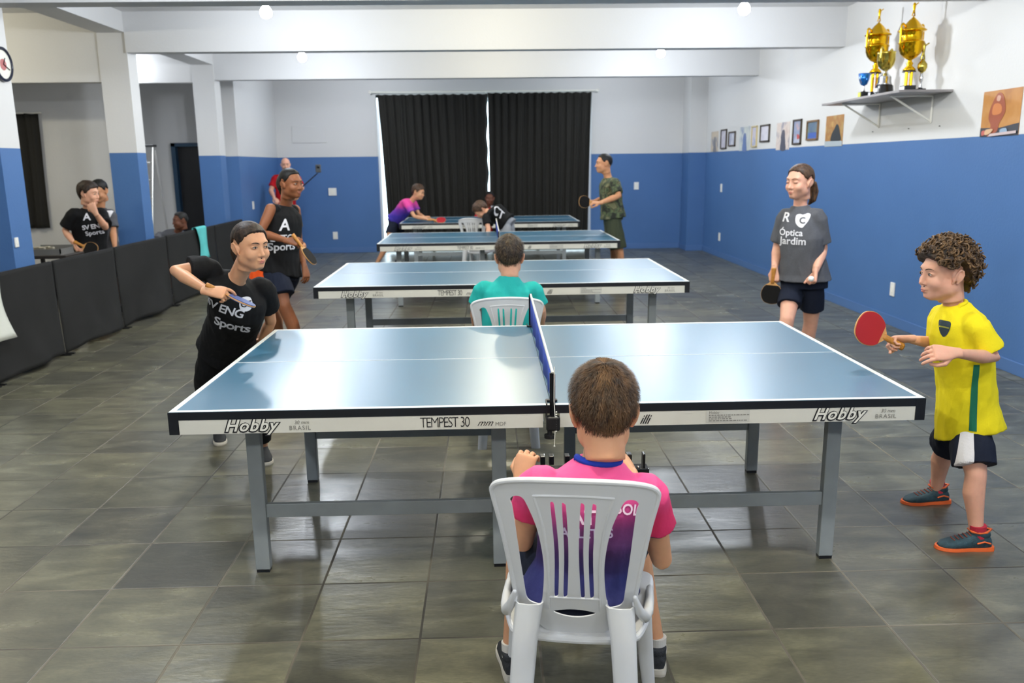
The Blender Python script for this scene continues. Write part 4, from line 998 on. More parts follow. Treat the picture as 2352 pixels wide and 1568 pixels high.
def shoe(ank, d, s, par, m, ms, laces=None, sock=None, accent=None):
    """ank: ankle; d: horizontal direction of the toes; sole ends on z=ank.z-.075*s"""
    d = V((d[0], d[1], d[2] if len(d) > 2 else 0)).normalized(); x = d.cross(V((0, 0, 1))).normalized(); u = x.cross(d); g = V(ank)-u*.078*s
    P = lambda a, b, c: g+x*a*s+d*b*s+u*c*s
    up = MB().loft([(P(0, -.068, .032), x*.012*s, u*.018*s), (P(0, -.062, .042), x*.028*s, u*.03*s), (P(0, -.03, .052), x*.037*s, u*.042*s), (P(0, .01, .052), x*.038*s, u*.043*s), (P(.0, .06, .042), x*.042*s, u*.032*s), (P(0, .11, .034), x*.044*s, u*.025*s), (P(0, .15, .028), x*.036*s, u*.018*s), (P(0, .172, .024), x*.016*s, u*.009*s)], 20)
    up.loft([(P(0, -.016, .08), x*.037*s, d*.047*s), (P(0, -.012, .1), x*.038*s, d*.046*s)], 18)
    o = obj('shoe', remesh(up, .004, 3), m, par, smooth=True)
    so = MB().loft([(P(0, -.005+.0, 0.0), x*.037*s, d*.07*s), (P(0, -.005, .022), x*.041*s, d*.076*s)], 20)
    pl = spline([(0, -.078), (.03, -.07), (.037, -.02), (.038, .04), (.046, .1), (.04, .15), (.015, .18), (-.015, .18), (-.04, .15), (-.046, .1), (-.038, .04), (-.037, -.02), (-.03, -.07)], 4)
    sv = MB().rings([[P(a, b, 0) for a, b in pl], [P(a*1.05, b*1.02, .012) for a, b in pl], [P(a*1.0, b*1.0, .024+.008*max(0, -b*8)) for a, b in pl]])
    obj('sole', sv, ms, o, smooth=False)
    if laces:
        lm = MB()
        for k in range(5): b = .035+k*.018; lm.tube([P(-.02, b, .082-k*.006), P(0, b+.004, .088-k*.007), P(.02, b, .082-k*.006)], .0032*s, 6)
        obj('laces', lm, laces, o)
    if accent:
        ac = MB()
        ac.tube([P(-.03, -.03, .102), P(-.034, 0, .1), P(-.02, .03, .1), P(.02, .03, .1), P(.034, 0, .1), P(.03, -.03, .102), P(0, -.066, .106), P(-.03, -.03, .102)], .0055*s, 8)
        for q in (-1, 1): ac.tube([P(q*.036, -.05, .05), P(q*.041, -.02, .06), P(q*.042, .01, .052)], .004*s, 6)
        obj('collar_trim', ac, accent, o, smooth=True)
    if sock:
        obj('sock', MB().tube([P(0, -.008, .07), P(0, -.004, .10), P(0, -.002, .128)], [.036*s, .0365*s, .037*s], 24, (1, 1)), sock, par, smooth=False)
    return o
def eyes(c, M, s, par, iris='#3a2414', brow='#2a1c12', gaze=0, closed=False, lip='#b5685e', kid=.6, fem=0):
    def surf(x, z, off=0):
        """point on the face at (x, z)"""
        lo, hi = .03, .14
        for _ in range(20):
            m = (lo+hi)/2
            if head_field(np.array([[x, m, z]]), kid, fem)[0] < 0: lo = m
            else: hi = m
        return c+M@(V((x, lo+off, z))*s)
    for q in (-1, 1):
        if not closed:
            e = obj('eye', MB().ell(surf(q*.031, .0115, -.0058), 1, M@Matrix.Diagonal(V((.0118, .007, .0046))*s), 18, 12), mat('eye_white', '#b3aca4', .25), par, smooth=True)
            obj('iris', MB().ell(surf(q*.031+gaze*.005, .0115, -.0008), 1, M@Matrix.Diagonal(V((.0050, .0030, .0046))*s), 14, 8), mat('iris_'+iris[1:], iris, .15), e, smooth=True)
        obj('eyelid', MB().tube([surf(q*(.031+t*.0145), .0115+.0055*(1-t*t) if not closed else .0095-.002*(1-t*t), .0006) for t in np.linspace(-1, 1, 9)], [.0006*s, .0011*s, .0015*s, .0017*s, .0018*s, .0018*s, .0016*s, .0012*s, .0006*s], 8), mat('lash_'+brow[1:], brow, .6), par, smooth=True)
        obj('eyebrow', MB().tube([surf(q*x, z, .0002) for x, z in ((.012, .0300), (.020, .0335), (.029, .0355), (.038, .0350), (.047, .0310))], [.0016*s, .0026*s, .0026*s, .0020*s, .0008*s], 8), mat('brow_'+brow[1:], brow, .7), par, smooth=True)
    obj('lips', MB().tube([surf(x, z, -.0012) for x, z in ((-.019, -.0555), (-.012, -.0535), (-.005, -.0515), (0, -.0525), (.005, -.0515), (.012, -.0535), (.019, -.0555))], [.0010*s, .0024*s, .0032*s, .0030*s, .0032*s, .0024*s, .0010*s], 8).tube([surf(x, z, -.0014) for x, z in ((-.016, -.0575), (-.008, -.0598), (0, -.0605), (.008, -.0598), (.016, -.0575))], [.0012*s, .0034*s, .0040*s, .0034*s, .0012*s], 8), mat('lips_'+lip[1:], lip, .5), par, smooth=True)
def person(label, S, head, face, hs, neck, chest, pelvis, sh, el, wr, hands=None, hip=None, kn=None, an=None, toes=None, skin_m=None, hair='short', hair_m=None,
           shirt_m=None, sleeve=.62, hem=.14, sl_m=None, shorts_m=None, leg_cover=.55, shoes=None, roll=0, vox=.007, hvox=.004, loose=.022, face_parts=True, headup=(0, 0, 1),
           sh_w=1.0, belly=0, seed=1, wr_amp=.0045, group=None, brow='#2a1c12', lip='#b5685e', sleeveless=False, dup_collar=None, legs=True, seat=False, shirt_vox=None, sleeve_r=1.0, closed=False, collar_m=None, shorts_r=1.0, hipw=1.0, armr=1.0, kid=.7, fem=0):
    root = thing('person', label, 'person', (pelvis.x, pelvis.y, 0), group)
    M = rot_from(face, headup, roll)
    hx = (sh[0]-sh[1]).normalized(); px_ = (hip[0]-hip[1]).normalized() if hip else hx
    up = (neck-pelvis).normalized()
    body = MB()
    def sec(t, xv, w_, d_, c): 
        xv = xv.normalized(); y = up.cross(xv).normalized(); return (c, xv*w_*S, y*d_*S)
    shd = (sh[0]-sh[1]).length/S/2
    lower = pelvis-up*.06*S
    def torso(g, gd=None, hemz=None):
        gd = g if gd is None else gd
        mid = lambda t: px_.lerp(hx, t)
        L = []
        if hemz is not None: L.append(sec(0, px_, .172*hipw+g*1.35, .13*hipw+gd*1.2+belly*.4, pelvis-up*hemz*S))
        else: L.append(sec(0, px_, .15*hipw+g, .1+gd, lower))
        L += [sec(0, px_, .163*hipw+g, .118*hipw+gd+belly*.6, pelvis+up*.02), sec(0, mid(.35), .14+g, .1+gd+belly, lerp(pelvis, chest, .5)),
              sec(0, mid(.8), .152+g, .108+gd+belly*.4, chest), sec(0, hx, max(.13, shd-.01)+g*.7, .1+gd, lerp(chest, neck, .45)), sec(0, hx, shd*.93+g*.5, .082+gd, lerp(chest, neck, .70)),
              sec(0, hx, shd*.6+g*.3, .064+gd*.8, lerp(chest, neck, .88)), sec(0, hx, .056+g*.25, .052+gd*.4, neck+up*.008*S)]
        return L
    body.loft(torso(-.018), 28)
    K = lambda v: head+M@(V(v)*hs)
    body.tube([neck-up*.05*S, neck, K((0, -.012, -.04))], [.054*S, .05*S, .047*hs], 18)
    for k in (0, 1):
        up_d = (el[k]-sh[k]); fo = wr[k]-el[k]
        body.tube([sh[k], sh[k]+up_d*.5, el[k], el[k]+fo*.28, wr[k]-fo*.12, wr[k]], [(.046 if sleeveless else .034)*S*armr, .041*S*armr, .034*S*armr, .037*S*armr, .024*S*armr, .022*S*armr], 16)
    if legs and hip:
        for k in (0, 1):
            th = kn[k]-hip[k]; ca = an[k]-kn[k]; bk = ca.cross(px_).normalized()*.012*S
            body.tube([hip[k], hip[k]+th*.35, hip[k]+th*.8, kn[k], kn[k]+ca*.3-bk, kn[k]+ca*.65-bk*.4, an[k]], [(.064 if shorts_m else .083)*S, (.074 if shorts_m else .08)*S, .06*S, .054*S, .056*S, .042*S, .034*S], 18)
            if toes and shoes is None:
                d = V(toes[k]).normalized(); body.loft([(an[k]-d*.05*S-V((0, 0, .045*S)), d.cross(V((0, 0, 1)))*.026*S, V((0, 0, 1))*.03*S), (an[k]+d*.03*S-V((0, 0, .04*S)), d.cross(V((0, 0, 1)))*.035*S, V((0, 0, 1))*.035*S), (an[k]+d*.15*S-V((0, 0, .06*S)), d.cross(V((0, 0, 1)))*.042*S, V((0, 0, 1))*.015*S)], 16)
    b = remesh(body, vox, 3)
    hm = head_mb(head, M, hs, hvox, None, kid, fem)
    b.merge(hm)
    if hands:
        for k in (0, 1):
            if hands[k] is None: continue
            hd = dict(hands[k]); b.merge(hand_mb(wr[k], hd.pop('d'), hd.pop('n'), hd.pop('side'), hd.pop('s', S*1.0), **hd))
    obj('body', b, skin_m, root, smooth=True)
    if face_parts: eyes(head, M, hs, root, brow=brow, lip=lip, closed=closed, kid=kid, fem=fem)
    ho = None
    if hair:
        hmb = hair_mb(head, M, hs, hair, seed=seed, kid=kid, fem=fem, **({} if hvox < .004 else dict(nu=90, nv=64)))
        ho = obj('hair', hmb, hair_m, root, smooth=True)
    # shirt
    s = MB(); s.loft(torso(loose, None, hem), 32)
    if not sleeveless:
        for k in (0, 1):
            e = lerp(sh[k], el[k], sleeve); ax = (sh[k]-lerp(sh[0], sh[1], .5)).normalized()
            inner = sh[k]-ax*.03*S
            q0 = max(.058*sleeve_r, .046*armr+.014)*S
            s.tube([inner-up*.012*S, sh[k]-up*.010*S, sh[k]+(e-sh[k])*.15, sh[k]+(e-sh[k])*.5, e], [q0, q0, q0+.004*S, max(.062*sleeve_r, .041*armr+.016)*S, max(.068*sleeve_r, .041*armr+.02)*S], 20, (0, 1))
    else:
        for k in (0, 1): s.ell(lerp(sh[k], neck, .22)-up*.01, .052*S)
    smb = wrinkle(remesh(s, shirt_vox or vox*.9, 7, .5), wr_amp, 13/S, seed)
    so = obj('shirt', smb, [shirt_m, sl_m] if sl_m else shirt_m, root, smooth=True)
    if sl_m:
        mid_ = lerp(sh[0], sh[1], .5); wl = wloc(root)
        for p_ in so.data.polygons:
            if abs((p_.center+wl-mid_).dot(hx)) > shd*S*.93 and (p_.center+wl-mid_).z > -.17*S: p_.material_index = 1
    # collar
    if collar_m:
        y = up.cross(hx).normalized(); rg = []
        cc = neck+up*.008*S
        rg = [cc+hx*(.066*S*math.cos(a))+y*(.06*S*math.sin(a))-up*(.022*S*(1 if False else max(0, (y*math.sin(a)).normalized().dot(V(face)) if abs(math.sin(a)) > .01 else 0))) for a in np.linspace(0, 2*PI, 25)]
        obj('collar', MB().tube(rg, .011*S, 10), collar_m, so, smooth=True)
    if shorts_m and hip:
        q = MB(); q.loft([sec(0, px_, .158*hipw+loose*.2, .112*hipw, pelvis+up*.05*S), sec(0, px_, .164*hipw+loose*.3, .12*hipw, pelvis-up*.03*S), sec(0, px_, .16*hipw+loose*.4, .118*hipw, pelvis-up*.09*S)], 28)
        for k in (0, 1):
            th = kn[k]-hip[k]
            if leg_cover <= 1:
                e = hip[k]+th*leg_cover; q.tube([hip[k]+th*.04, hip[k]+th*leg_cover*.5, e], [.086*S*shorts_r, .096*S*shorts_r, .098*S*shorts_r*(1 if leg_cover > .3 else 1)], 20, (0, 1))
            else:
                ca = an[k]-kn[k]; q.tube([hip[k]-th*.03, hip[k]+th*.5, kn[k], kn[k]+ca*.35, kn[k]+ca*(leg_cover-1)], [.094*S*shorts_r, .088*S*shorts_r, .068*S*shorts_r, .068*S*shorts_r, .056*S*shorts_r], 20, (0, 1))
        qm = wrinkle(remesh(q, vox, 2, .4), wr_amp, 12/S, seed+5); obj('trousers' if leg_cover > 1 else 'shorts', qm, shorts_m, root, smooth=True)
    else: qm = None
    if shoes and an:
        for k in (0, 1):
            if shoes.get('only') is not None and shoes['only'] != k: continue
            shoe(an[k], toes[k], S*shoes.get('s', 1.0)*.98, root, shoes['m'], shoes['sole'], shoes.get('laces'), shoes.get('sock'), shoes.get('accent'))
    return dict(root=root, M=M, K=K, head=head, hs=hs, shirt=smb, shirt_o=so, shorts=qm, hair=ho, up=up, hx=hx, hairmb=hmb if hair else None)
def print_on(P, txt, c, right, up, size, m, depth_dir=None, name='shirt_print', target='shirt', par='shirt_o', shear=0, spacing=1, poly=None, off=.0035):
    M = basis(c, right, up)
    mb = poly if poly is not None else text_mb(txt, size, spacing=spacing, shear=shear, offset=size*.02)
    obj(name, project(mb, M, P[target], off), m, P[par])
def flat(pts, n=4, sc=1):
    p = spline(pts, n)*sc; return MB().add([(a, b, 0) for a, b in p], [tuple(range(len(p)))])

# ------------------------------------------------------------------ paddles and balls
M_RED = mat('red_rubber', '#a31320', .55, bump=.05, bscale=600); M_RUB = mat('black_rubber', '#121111', .8, spec=.2); M_WOOD = mat('pale_blade_wood', '#c9965a', .5, noise_amt=.12, scale=40)
M_HAND = mat('paddle_handle_wood', '#b57a33', .5, noise_amt=.2, scale=60)
def paddle(label, grip, d, n, s=1, red_side=1, grp=None, m1=None, m2=None):
    """grip: where the handle is held; d: towards the blade; n: normal of the face with m1"""
    d = V(d).normalized(); n = (V(n)-d*V(n).dot(d)).normalized(); x = d.cross(n); g = V(grip)
    t = thing('table_tennis_paddle', label, 'paddle', g, grp)
    Mx = Matrix((x, d, n)).transposed()
    out = spline([(-.014, .05), (-.03, .062), (-.058, .085), (-.075, .125), (-.073, .165), (-.05, .2), (0, .213), (.05, .2), (.073, .165), (.075, .125), (.058, .085), (.03, .062), (.014, .05)], 6)*s
    def plate_(sc, a, b, y0=0):
        c = [(x_*sc, (y_-.13*s)*sc+.13*s) for x_, y_ in out if y_ > y0]
        mb = MB().rings([[g+Mx@V((p, q, a)) for p, q in c], [g+Mx@V((p, q, b)) for p, q in c]]); return mb
    obj('blade', plate_(1, -.003*s, .003*s), M_WOOD, t)
    obj('rubber_face', plate_(.965, .003*s, .0065*s, .07*s), m1 or M_RED, t)
    obj('rubber_back', plate_(.965, -.0065*s, -.003*s, .07*s), m2 or M_RUB, t)
    h = MB().loft([(g+d*(-.055*s), x*.0165*s, n*.012*s), (g+d*(-.045*s), x*.0175*s, n*.0125*s), (g, x*.0135*s, n*.011*s), (g+d*.05*s, x*.0135*s, n*.0105*s), (g+d*.062*s, x*.012*s, n*.005*s)], 18)
    obj('handle', h, M_HAND, t, smooth=True)
    return t
def ball(label, c):
    o = obj('table_tennis_ball', MB().ell(c, .02, None, 24, 16), mat('ball_white', '#efeee8', .35), smooth=True); tag(o, label, 'ball'); return o

# ------------------------------------------------------------------ skins, hair, cloth
SK_L = skin('skin_light', '#d9a487'); SK_P = skin('skin_rosy', '#dba58c'); SK_T = skin('skin_tan', '#c48d68'); SK_B = skin('skin_brown', '#8a5638'); SK_D = skin('skin_dark_brown', '#6d4230'); SK_O = skin('skin_olive', '#cf9a76')
H_BR = hair_material('hair_brown', '#1d130c', '#6b4a2b'); H_DK = hair_material('hair_dark', '#120c08', '#3d2c1f'); H_BK = hair_material('hair_black', '#060606', '#17130f'); H_CU = hair_material('hair_curly_brown', '#24170e', '#7d5f3e', 60); H_MD = hair_material('hair_mid_brown', '#2a1c12', '#5d4330')
cloth = lambda n, h, **k: mat(n, h, .85, spec=.25, bump=.12, bscale=160, **k)
C_BLK = cloth('black_cotton', '#0d0d0f'); C_GRY = cloth('grey_heather_cotton', '#54555a', noise_amt=.08, scale=120); C_NVY = cloth('navy_cloth', '#151b2b'); C_WHT = mat('white_print', '#dcdbe0', .7); C_RED = cloth('red_cotton', '#b3141f')
C_TEAL = cloth('teal_polyester', '#23a39c'); C_OLV = cloth('olive_cloth', '#3a4030'); C_ORG = cloth('orange_cloth', '#f2591c'); C_YEL = cloth('yellow_polyester', '#ead61e'); C_LGR = cloth('light_grey_cloth', '#8f9298'); C_RBL = cloth('royal_blue_rib', '#1e3aa6')
JERSEY = zramp('pink_to_navy_jersey', [(.30, '#141a4e'), (.56, '#181d5c'), (.63, '#321a52'), (.70, '#5e2058'), (.745, '#a82f70'), (.79, '#e8488a'), (.95, '#f2558f')], .7, wob=.03, bump=.15)
JSLEEVE = zramp('pink_red_jersey_sleeve', [(.5, '#c41f55'), (.72, '#cf2a5e'), (.80, '#ee4f8c'), (1.0, '#f2558f')], .7, wob=.05)
JERSEY2 = zramp('pink_to_blue_jersey', [(.7, '#2a1c6e'), (.9, '#3a2aa0'), (1.0, '#7a35a8'), (1.08, '#e0459a'), (1.3, '#f04f9a')], .7, wob=.12)
def camo():
    m = bpy.data.materials.new('camouflage_cloth'); m.use_nodes = True; nt = m.node_tree; N = nt.nodes; b = N['Principled BSDF']; L = nt.links
    tc = N.new('ShaderNodeTexCoord'); n = N.new('ShaderNodeTexNoise'); n.inputs['Scale'].default_value = 14; n.inputs['Detail'].default_value = 2; L.new(tc.outputs['Object'], n.inputs['Vector'])
    cr = N.new('ShaderNodeValToRGB'); cr.color_ramp.interpolation = 'CONSTANT'; e = cr.color_ramp.elements; e[0].color = hexc('#22261c'); e[1].position = .62; e[1].color = hexc('#6a6a4c')
    for p, c in ((.42, '#3c4630'), (.5, '#55603f'), (.56, '#3a3020')): k = e.new(p); k.color = hexc(c)
    L.new(n.outputs['Fac'], cr.inputs[0]); L.new(cr.outputs[0], b.inputs['Base Color']); b.inputs['Roughness'].default_value = .85; return m
CAMO = camo()
SH_DK = mat('dark_shoe_fabric', '#23262b', .7, bump=.3, bscale=300, noise_amt=.2, scale=80); SH_SOLE = mat('pale_rubber_sole', '#c9c3b6', .6); SH_OR = mat('orange_rubber', '#e5662a', .55); SH_TL = mat('dark_teal_shoe_mesh', '#26434c', .6, bump=.4, bscale=350, noise_amt=.35, scale=60)
SOCK_R = mat('red_sock', '#b3243a', .9); SOCK_W = mat('white_sock', '#c9c6c0', .9); LACE_R = mat('dark_red_laces', '#7a3b2e', .8); LACE_G = mat('grey_laces', '#6f7076', .8)
v = lambda *a: V(a)

# ---- boy in pink and navy on the foreground chair, back to the camera
hd = at(1386, 951, 2.12)
P = person('boy seen from behind in a pink and navy jersey, seated on the foreground chair', .86, hd, v(.03, 1, -.22), 1.06, at(1374, 1058, 2.10), v(.262, 2.08, .63), v(.235, 2.08, .49),
    (at(1488, 1122, 2.09), at(1232, 1104, 2.10)), (at(1520, 1285, 2.16), at(1200, 1245, 2.16)), (v(.44, 2.47, .655), at(1197, 1103, 2.43)),
    hands=(dict(d=(-.2, .8, .4), n=(-.7, .2, -.5), side=-1, curl=.5), dict(d=(.25, .35, .9), n=(.35, .85, -.35), side=1, curl=.62, s=.86)),
    hip=(v(.31, 2.12, .505), v(.17, 2.12, .505)), kn=(v(.435, 2.46, .47), v(.10, 2.46, .47)), an=(v(.525, 2.43, .065), v(.05, 2.42, .065)), toes=((.15, 1, 0), (-.1, 1, 0)),
    skin_m=SK_O, hair='short', hair_m=H_BR, shirt_m=JERSEY, sl_m=JSLEEVE, sleeve=.50, hem=.02, shorts_m=C_NVY, leg_cover=.8, shoes=dict(m=SH_DK, sole=SH_SOLE, laces=LACE_G, sock=SOCK_W), vox=.0055, hvox=.0032, loose=.016, seed=3, collar_m=C_RBL, sh_w=1, armr=1.02)
st = strands(P['hairmb'], P['head'], P['M'], P['hs'], 9000, .022, .0007, 4, 'short', lift=.3)
obj('hair_locks', st, hair_material('hair_light_brown_tips', '#1f150d', '#6f5030', 30), P['hair'])
c = at(1330, 1175, 2.0)
BK = (1, 0, 0); BU = (0, .1, 1)
M_PINKW = mat('pale_pink_print', '#e3c6d6', .6)
print_on(P, 'ATL', at(1352, 1192, 1.98), BK, BU, .05, M_PINKW); print_on(P, 'ATLETAS', at(1348, 1226, 1.98), BK, BU, .034, mat('grey_lilac_print', '#a89ab8', .6))
print_on(P, 'SOL', at(1445, 1178, 1.98), v(1, 0, -.22), v(.22, 0, 1), .036, M_PINKW); print_on(P, 'ESPORTES', at(1345, 1412, 1.98), BK, BU, .03, M_PINKW)

# ---- table tennis scoreboard held by the boy
t = thing('scoreboard', 'black flip scoreboard held in front of the seated boy in pink', 'scoreboard', (.29, 2.56, .55))
SBM = mat('black_gloss_plastic', '#101113', .2)
s0 = at(1243, 1048, 2.56); s1 = at(1482, 1055, 2.56)
zt = s0.z
for i, px in enumerate((1246, 1266, 1302)): 
    a = at(px, 1046, 2.56); obj('card_ring', MB().rbox((a.x, 2.56, zt-.01), (.016, .03, .03), .002), SBM, t)
for px in (1444, 1478):
    a = at(px, 1046, 2.56); obj('card_ring', MB().rbox((a.x, 2.56, zt-.022), (.017 if px < 1460 else .008, .03, .055), .002), SBM, t)
obj('base', MB().rbox(((s0.x+s1.x)/2, 2.56, zt-.06), (s1.x-s0.x+.02, .05, .04), .004), SBM, t)
obj('number_card', MB().rbox(((s0.x+s1.x)/2-.07, 2.585, zt-.13), (.1, .004, .13), .001).rbox(((s0.x+s1.x)/2+.07, 2.585, zt-.13), (.1, .004, .13), .001), mat('white_card', '#d9d9d6', .5), t)
obj('hinge_knob', MB().ell(at(1466, 1073, 2.545), .006), M_STEEL, t, smooth=True)

# ---- boy in teal at the second table
ct = dup(CH, (at(1164, 700, 4.7).x, 4.86, 0), 0, 'white plastic chair with the boy in teal seated on it')
cx_ = ct.location.x
P = person('boy seen from behind in a teal shirt, seated between the first two tables', .86, at(1170, 593, 4.93), v(0, 1, -.1), 1.03, at(1168, 636, 4.9), v(cx_, 4.86, .66), v(cx_, 4.82, .50),
    (at(1226, 662, 4.9), at(1110, 660, 4.9)), (at(1243, 712, 4.92), at(1092, 712, 4.92)), (at(1243, 752, 5.1), at(1092, 752, 5.1)), hands=(dict(d=(0, .9, -.3), n=(0, -.3, -1), side=-1), dict(d=(0, .9, -.3), n=(0, -.3, -1), side=1)),
    hip=(v(cx_+.08, 4.88, .50), v(cx_-.08, 4.88, .50)), kn=(v(cx_+.15, 5.25, .47), v(cx_-.15, 5.25, .47)), an=(v(cx_+.17, 5.25, .065), v(cx_-.17, 5.25, .065)), toes=((.1, 1, 0), (-.1, 1, 0)),
    skin_m=SK_L, hair='short', hair_m=H_DK, shirt_m=C_TEAL, sleeve=.75, hem=.02, shorts_m=C_BLK, leg_cover=.8, shoes=dict(m=SH_DK, sole=SH_SOLE), loose=.02, seed=5, face_parts=True)
obj('hair_locks', strands(P['hairmb'], P['head'], P['M'], P['hs'], 2500, .02, .0009, 8, 'short'), hair_material('hair_dark_tips', '#17100a', '#5d4a30', 40), P['hair'])

# ---- boy in yellow with the red paddle
hd = at(2172, 630, 3.36); f = v(-1, -.06, -.08)
gr = at(2062, 780, 3.42)
P = person('curly-haired boy in a yellow shirt holding out a red paddle', .775, hd, f, .99, at(2190, 700, 3.37), at(2212, 800, 3.37), at(2222, 955, 3.40),
    (at(2160, 722, 3.5), at(2238, 742, 3.25)), (at(2160, 790, 3.52), at(2282, 822, 3.22)), (at(2085, 778, 3.44), at(2190, 810, 3.08)),
    hands=(dict(d=(-.95, -.05, .0), n=(-.1, -.5, -.8), side=-1, s=.85, curls=[.75, .8, .85, .85], thumb=.9), dict(d=(-1, -.0, .04), n=(-.2, .75, -.6), side=1, s=.85, curls=[.3, .38, .45, .5], thumb=.4)),
    hip=(at(2204, 985, 3.455), at(2228, 988, 3.335)), kn=(v(2.10, 3.6, .31), v(2.03, 3.24, .31)), an=(v(2.125, 3.69, .062), v(2.035, 3.2, .062)), toes=((-1, -.02, 0), (-1, .08, 0)),
    skin_m=SK_P, hair='curly', hair_m=hair_material('hair_curly_dark', '#1a110b', '#4d3824', 60), shirt_m=C_YEL, sleeve=.80, hem=.115, shorts_m=C_NVY, leg_cover=.78, shoes=dict(m=SH_TL, sole=SH_OR, laces=LACE_R, sock=SOCK_R, accent=SH_OR, s=1.18), vox=.0055, hvox=.0032, loose=.036, seed=11, sleeve_r=1.12, wr_amp=.005, shorts_r=1.16, collar_m=C_YEL, brow='#5a4230')
# curls
rr = random.Random(5); cm = MB(); hb = P['hairmb']; cc = P['head']+P['M']@(V((0, -.006, .035))*P['hs']); n_ = 0
while n_ < 520:
    f_ = hb.f[rr.randrange(len(hb.f))]; p = sum((hb.v[i] for i in f_), V((0, 0, 0)))/4; ld = P['M'].transposed()@(p-cc)
    el_ = math.degrees(math.atan2(ld.z, math.hypot(ld.x, ld.y))); fa = abs(math.degrees(math.atan2(ld.x, ld.y)))
    if el_ < interp(HAIR['curly']['line'], fa)+5: continue
    nn = (p-cc).normalized(); t1 = nn.orthogonal().normalized(); t1 = Matrix.Rotation(rr.uniform(0, 6.3), 3, nn)@t1; t2 = nn.cross(t1); r = rr.uniform(.007, .013); st_ = rr.uniform(0, 6.3); pts = []
    for k in range(9): a = st_+k*.85; pts.append(p-nn*.004+t1*(r*math.cos(a))+t2*(r*.7*math.sin(a))+nn*(r*.7*math.sin(a*.7)+.002*k))
    cm.tube(pts, [.002, .0036, .0042, .0042, .0042, .004, .0036, .003, .0015], 6); n_ += 1
obj('curls', cm, H_CU, P['hair'], smooth=True)
GREEN = mat('green_stripe', '#0f6a4c', .8); CREST = mat('dark_crest', '#1e3038', .7)
nd = v(-.45, -.89, 0); rt = v(.89, -.45, 0)*1
side_r = v(.93, -.36, 0)
print_on(P, '', at(2240, 890, 3.25), v(.98, -.2, 0), v(.0, 0, 1), 1, GREEN, name='side_stripe', poly=MB().add([(-.022, .10, 0), (.002, .10, 0), (.016, -.05, 0), (.026, -.19, 0), (-.002, -.19, 0), (-.010, -.05, 0)], [(0, 5, 2, 1), (5, 4, 3, 2)]), off=.002)
print_on(P, '', at(2167, 762, 3.25), v(.85, -.5, 0), v(0, 0, 1), 1, CREST, name='crest', poly=flat([(-.022, .03), (0, .034), (.022, .03), (.02, 0), (.012, -.022), (0, -.034), (-.012, -.022), (-.02, 0)]), off=.002)
print_on(P, '', at(2167, 766, 3.25), v(.85, -.5, 0), v(0, 0, 1), 1, mat('crest_olive', '#8f9038', .7), name='crest_band', poly=MB().add([(-.017, .012, 0), (.017, .012, 0), (.017, .018, 0), (-.017, .018, 0)], [(0, 1, 2, 3)]), off=.003)
print_on(P, '8', at(2152, 835, 3.25), v(.8, -.6, 0), v(0, 0, 1), .06, mat('mustard_print', '#a58f1a', .7), name='shirt_number')
wh = mat('white_cloth_panel', '#dcdadd', .8, bump=.1, bscale=160)
print_on(P, '', at(2226, 1040, 3.2), v(.98, -.2, 0), v(0, 0, 1), 1, wh, name='white_panel', target='shorts', par='root', poly=MB().add([(-.036, -.082, 0), (.020, -.085, 0), (.034, .095, 0), (-.006, .095, 0)], [(0, 1, 2, 3)]), off=.004)
PD = (at(2005, 758, 3.40)-at(2072, 796, 3.42)).normalized()
paddle('red-faced paddle held out by the boy in yellow', at(2052, 785, 3.415), PD, v(-.1, -.95, .28), .95)

# ---- girl in black leaning at the left end of the nearest table
hd = at(574, 568, 4.06)
P = person('girl with tied dark hair leaning over the left end of the nearest table', .87, hd, v(.76, -.65, -.08), .99, at(543, 642, 4.15), at(545, 700, 4.22), at(522, 800, 4.50),
    (at(474, 615, 4.1), at(606, 662, 4.3)), (at(402, 622, 4.02), at(622, 738, 4.47)), (at(478, 668, 3.86), at(597, 790, 4.52)),
    hands=(dict(d=(.95, -.1, -.12), n=(-.1, .6, -.7), side=1, s=.88, curls=[.35, .7, .8, .8], thumb=.8), dict(d=(.1, .1, -1), n=(.2, .9, 0), side=1, curl=.4)),
    hip=(at(492, 812, 4.45), at(556, 815, 4.6)), kn=(v(-1.60, 4.55, .42), v(-1.27, 4.45, .43)), an=(v(-1.66, 4.88, .066), v(-1.30, 4.52, .066)), toes=((.35, -.9, 0), (.4, -.9, 0)),
    skin_m=SK_O, fem=1, hair='pulled', hair_m=H_DK, shirt_m=C_BLK, sleeve=.55, hem=.06, shorts_m=C_BLK, leg_cover=1.9, shoes=dict(m=SH_DK, sole=SH_SOLE, sock=C_BLK), vox=.006, hvox=.0032, loose=.03, seed=21, sleeve_r=1.15, brow='#1b120c')
K = P['K']
obj('ponytail', remesh(MB().tube([K((0, -.09, .02)), K((0, -.125, .0)), K((.0, -.13, -.05)), K((0, -.11, -.11))], [.022, .026, .022, .01], 14), .004, 2), H_DK, P['hair'], smooth=True)
obj('hair_tie', MB().tube([K((.012*math.cos(a), -.093, .02+.02*math.sin(a))) for a in np.linspace(0, 2*PI, 14)], .005, 8), mat('dark_hair_tie', '#1b1420', .7), P['hair'])
nx = v(.78, .62, 0); 
pr_r = v(.86, .5, -.12); pr_u = v(.2, -.1, 1)
print_on(P, 'SV ENG', at(516, 708, 4.1), v(.85, .1, -.42), v(.42, 0, .85), .062, C_WHT, spacing=.9)
print_on(P, 'Sports', at(532, 748, 4.15), v(.85, .1, -.35), v(.35, 0, .85), .075, C_WHT, spacing=.9)
print_on(P, '', at(570, 702, 4.1), v(.8, .5, -.1), v(.15, 0, 1), 1, C_WHT, name='round_emblem', poly=flat([(.036, 0), (.025, .03), (0, .038), (-.028, .03), (-.036, 0), (-.025, -.03), (0, -.036), (.026, -.028)]))
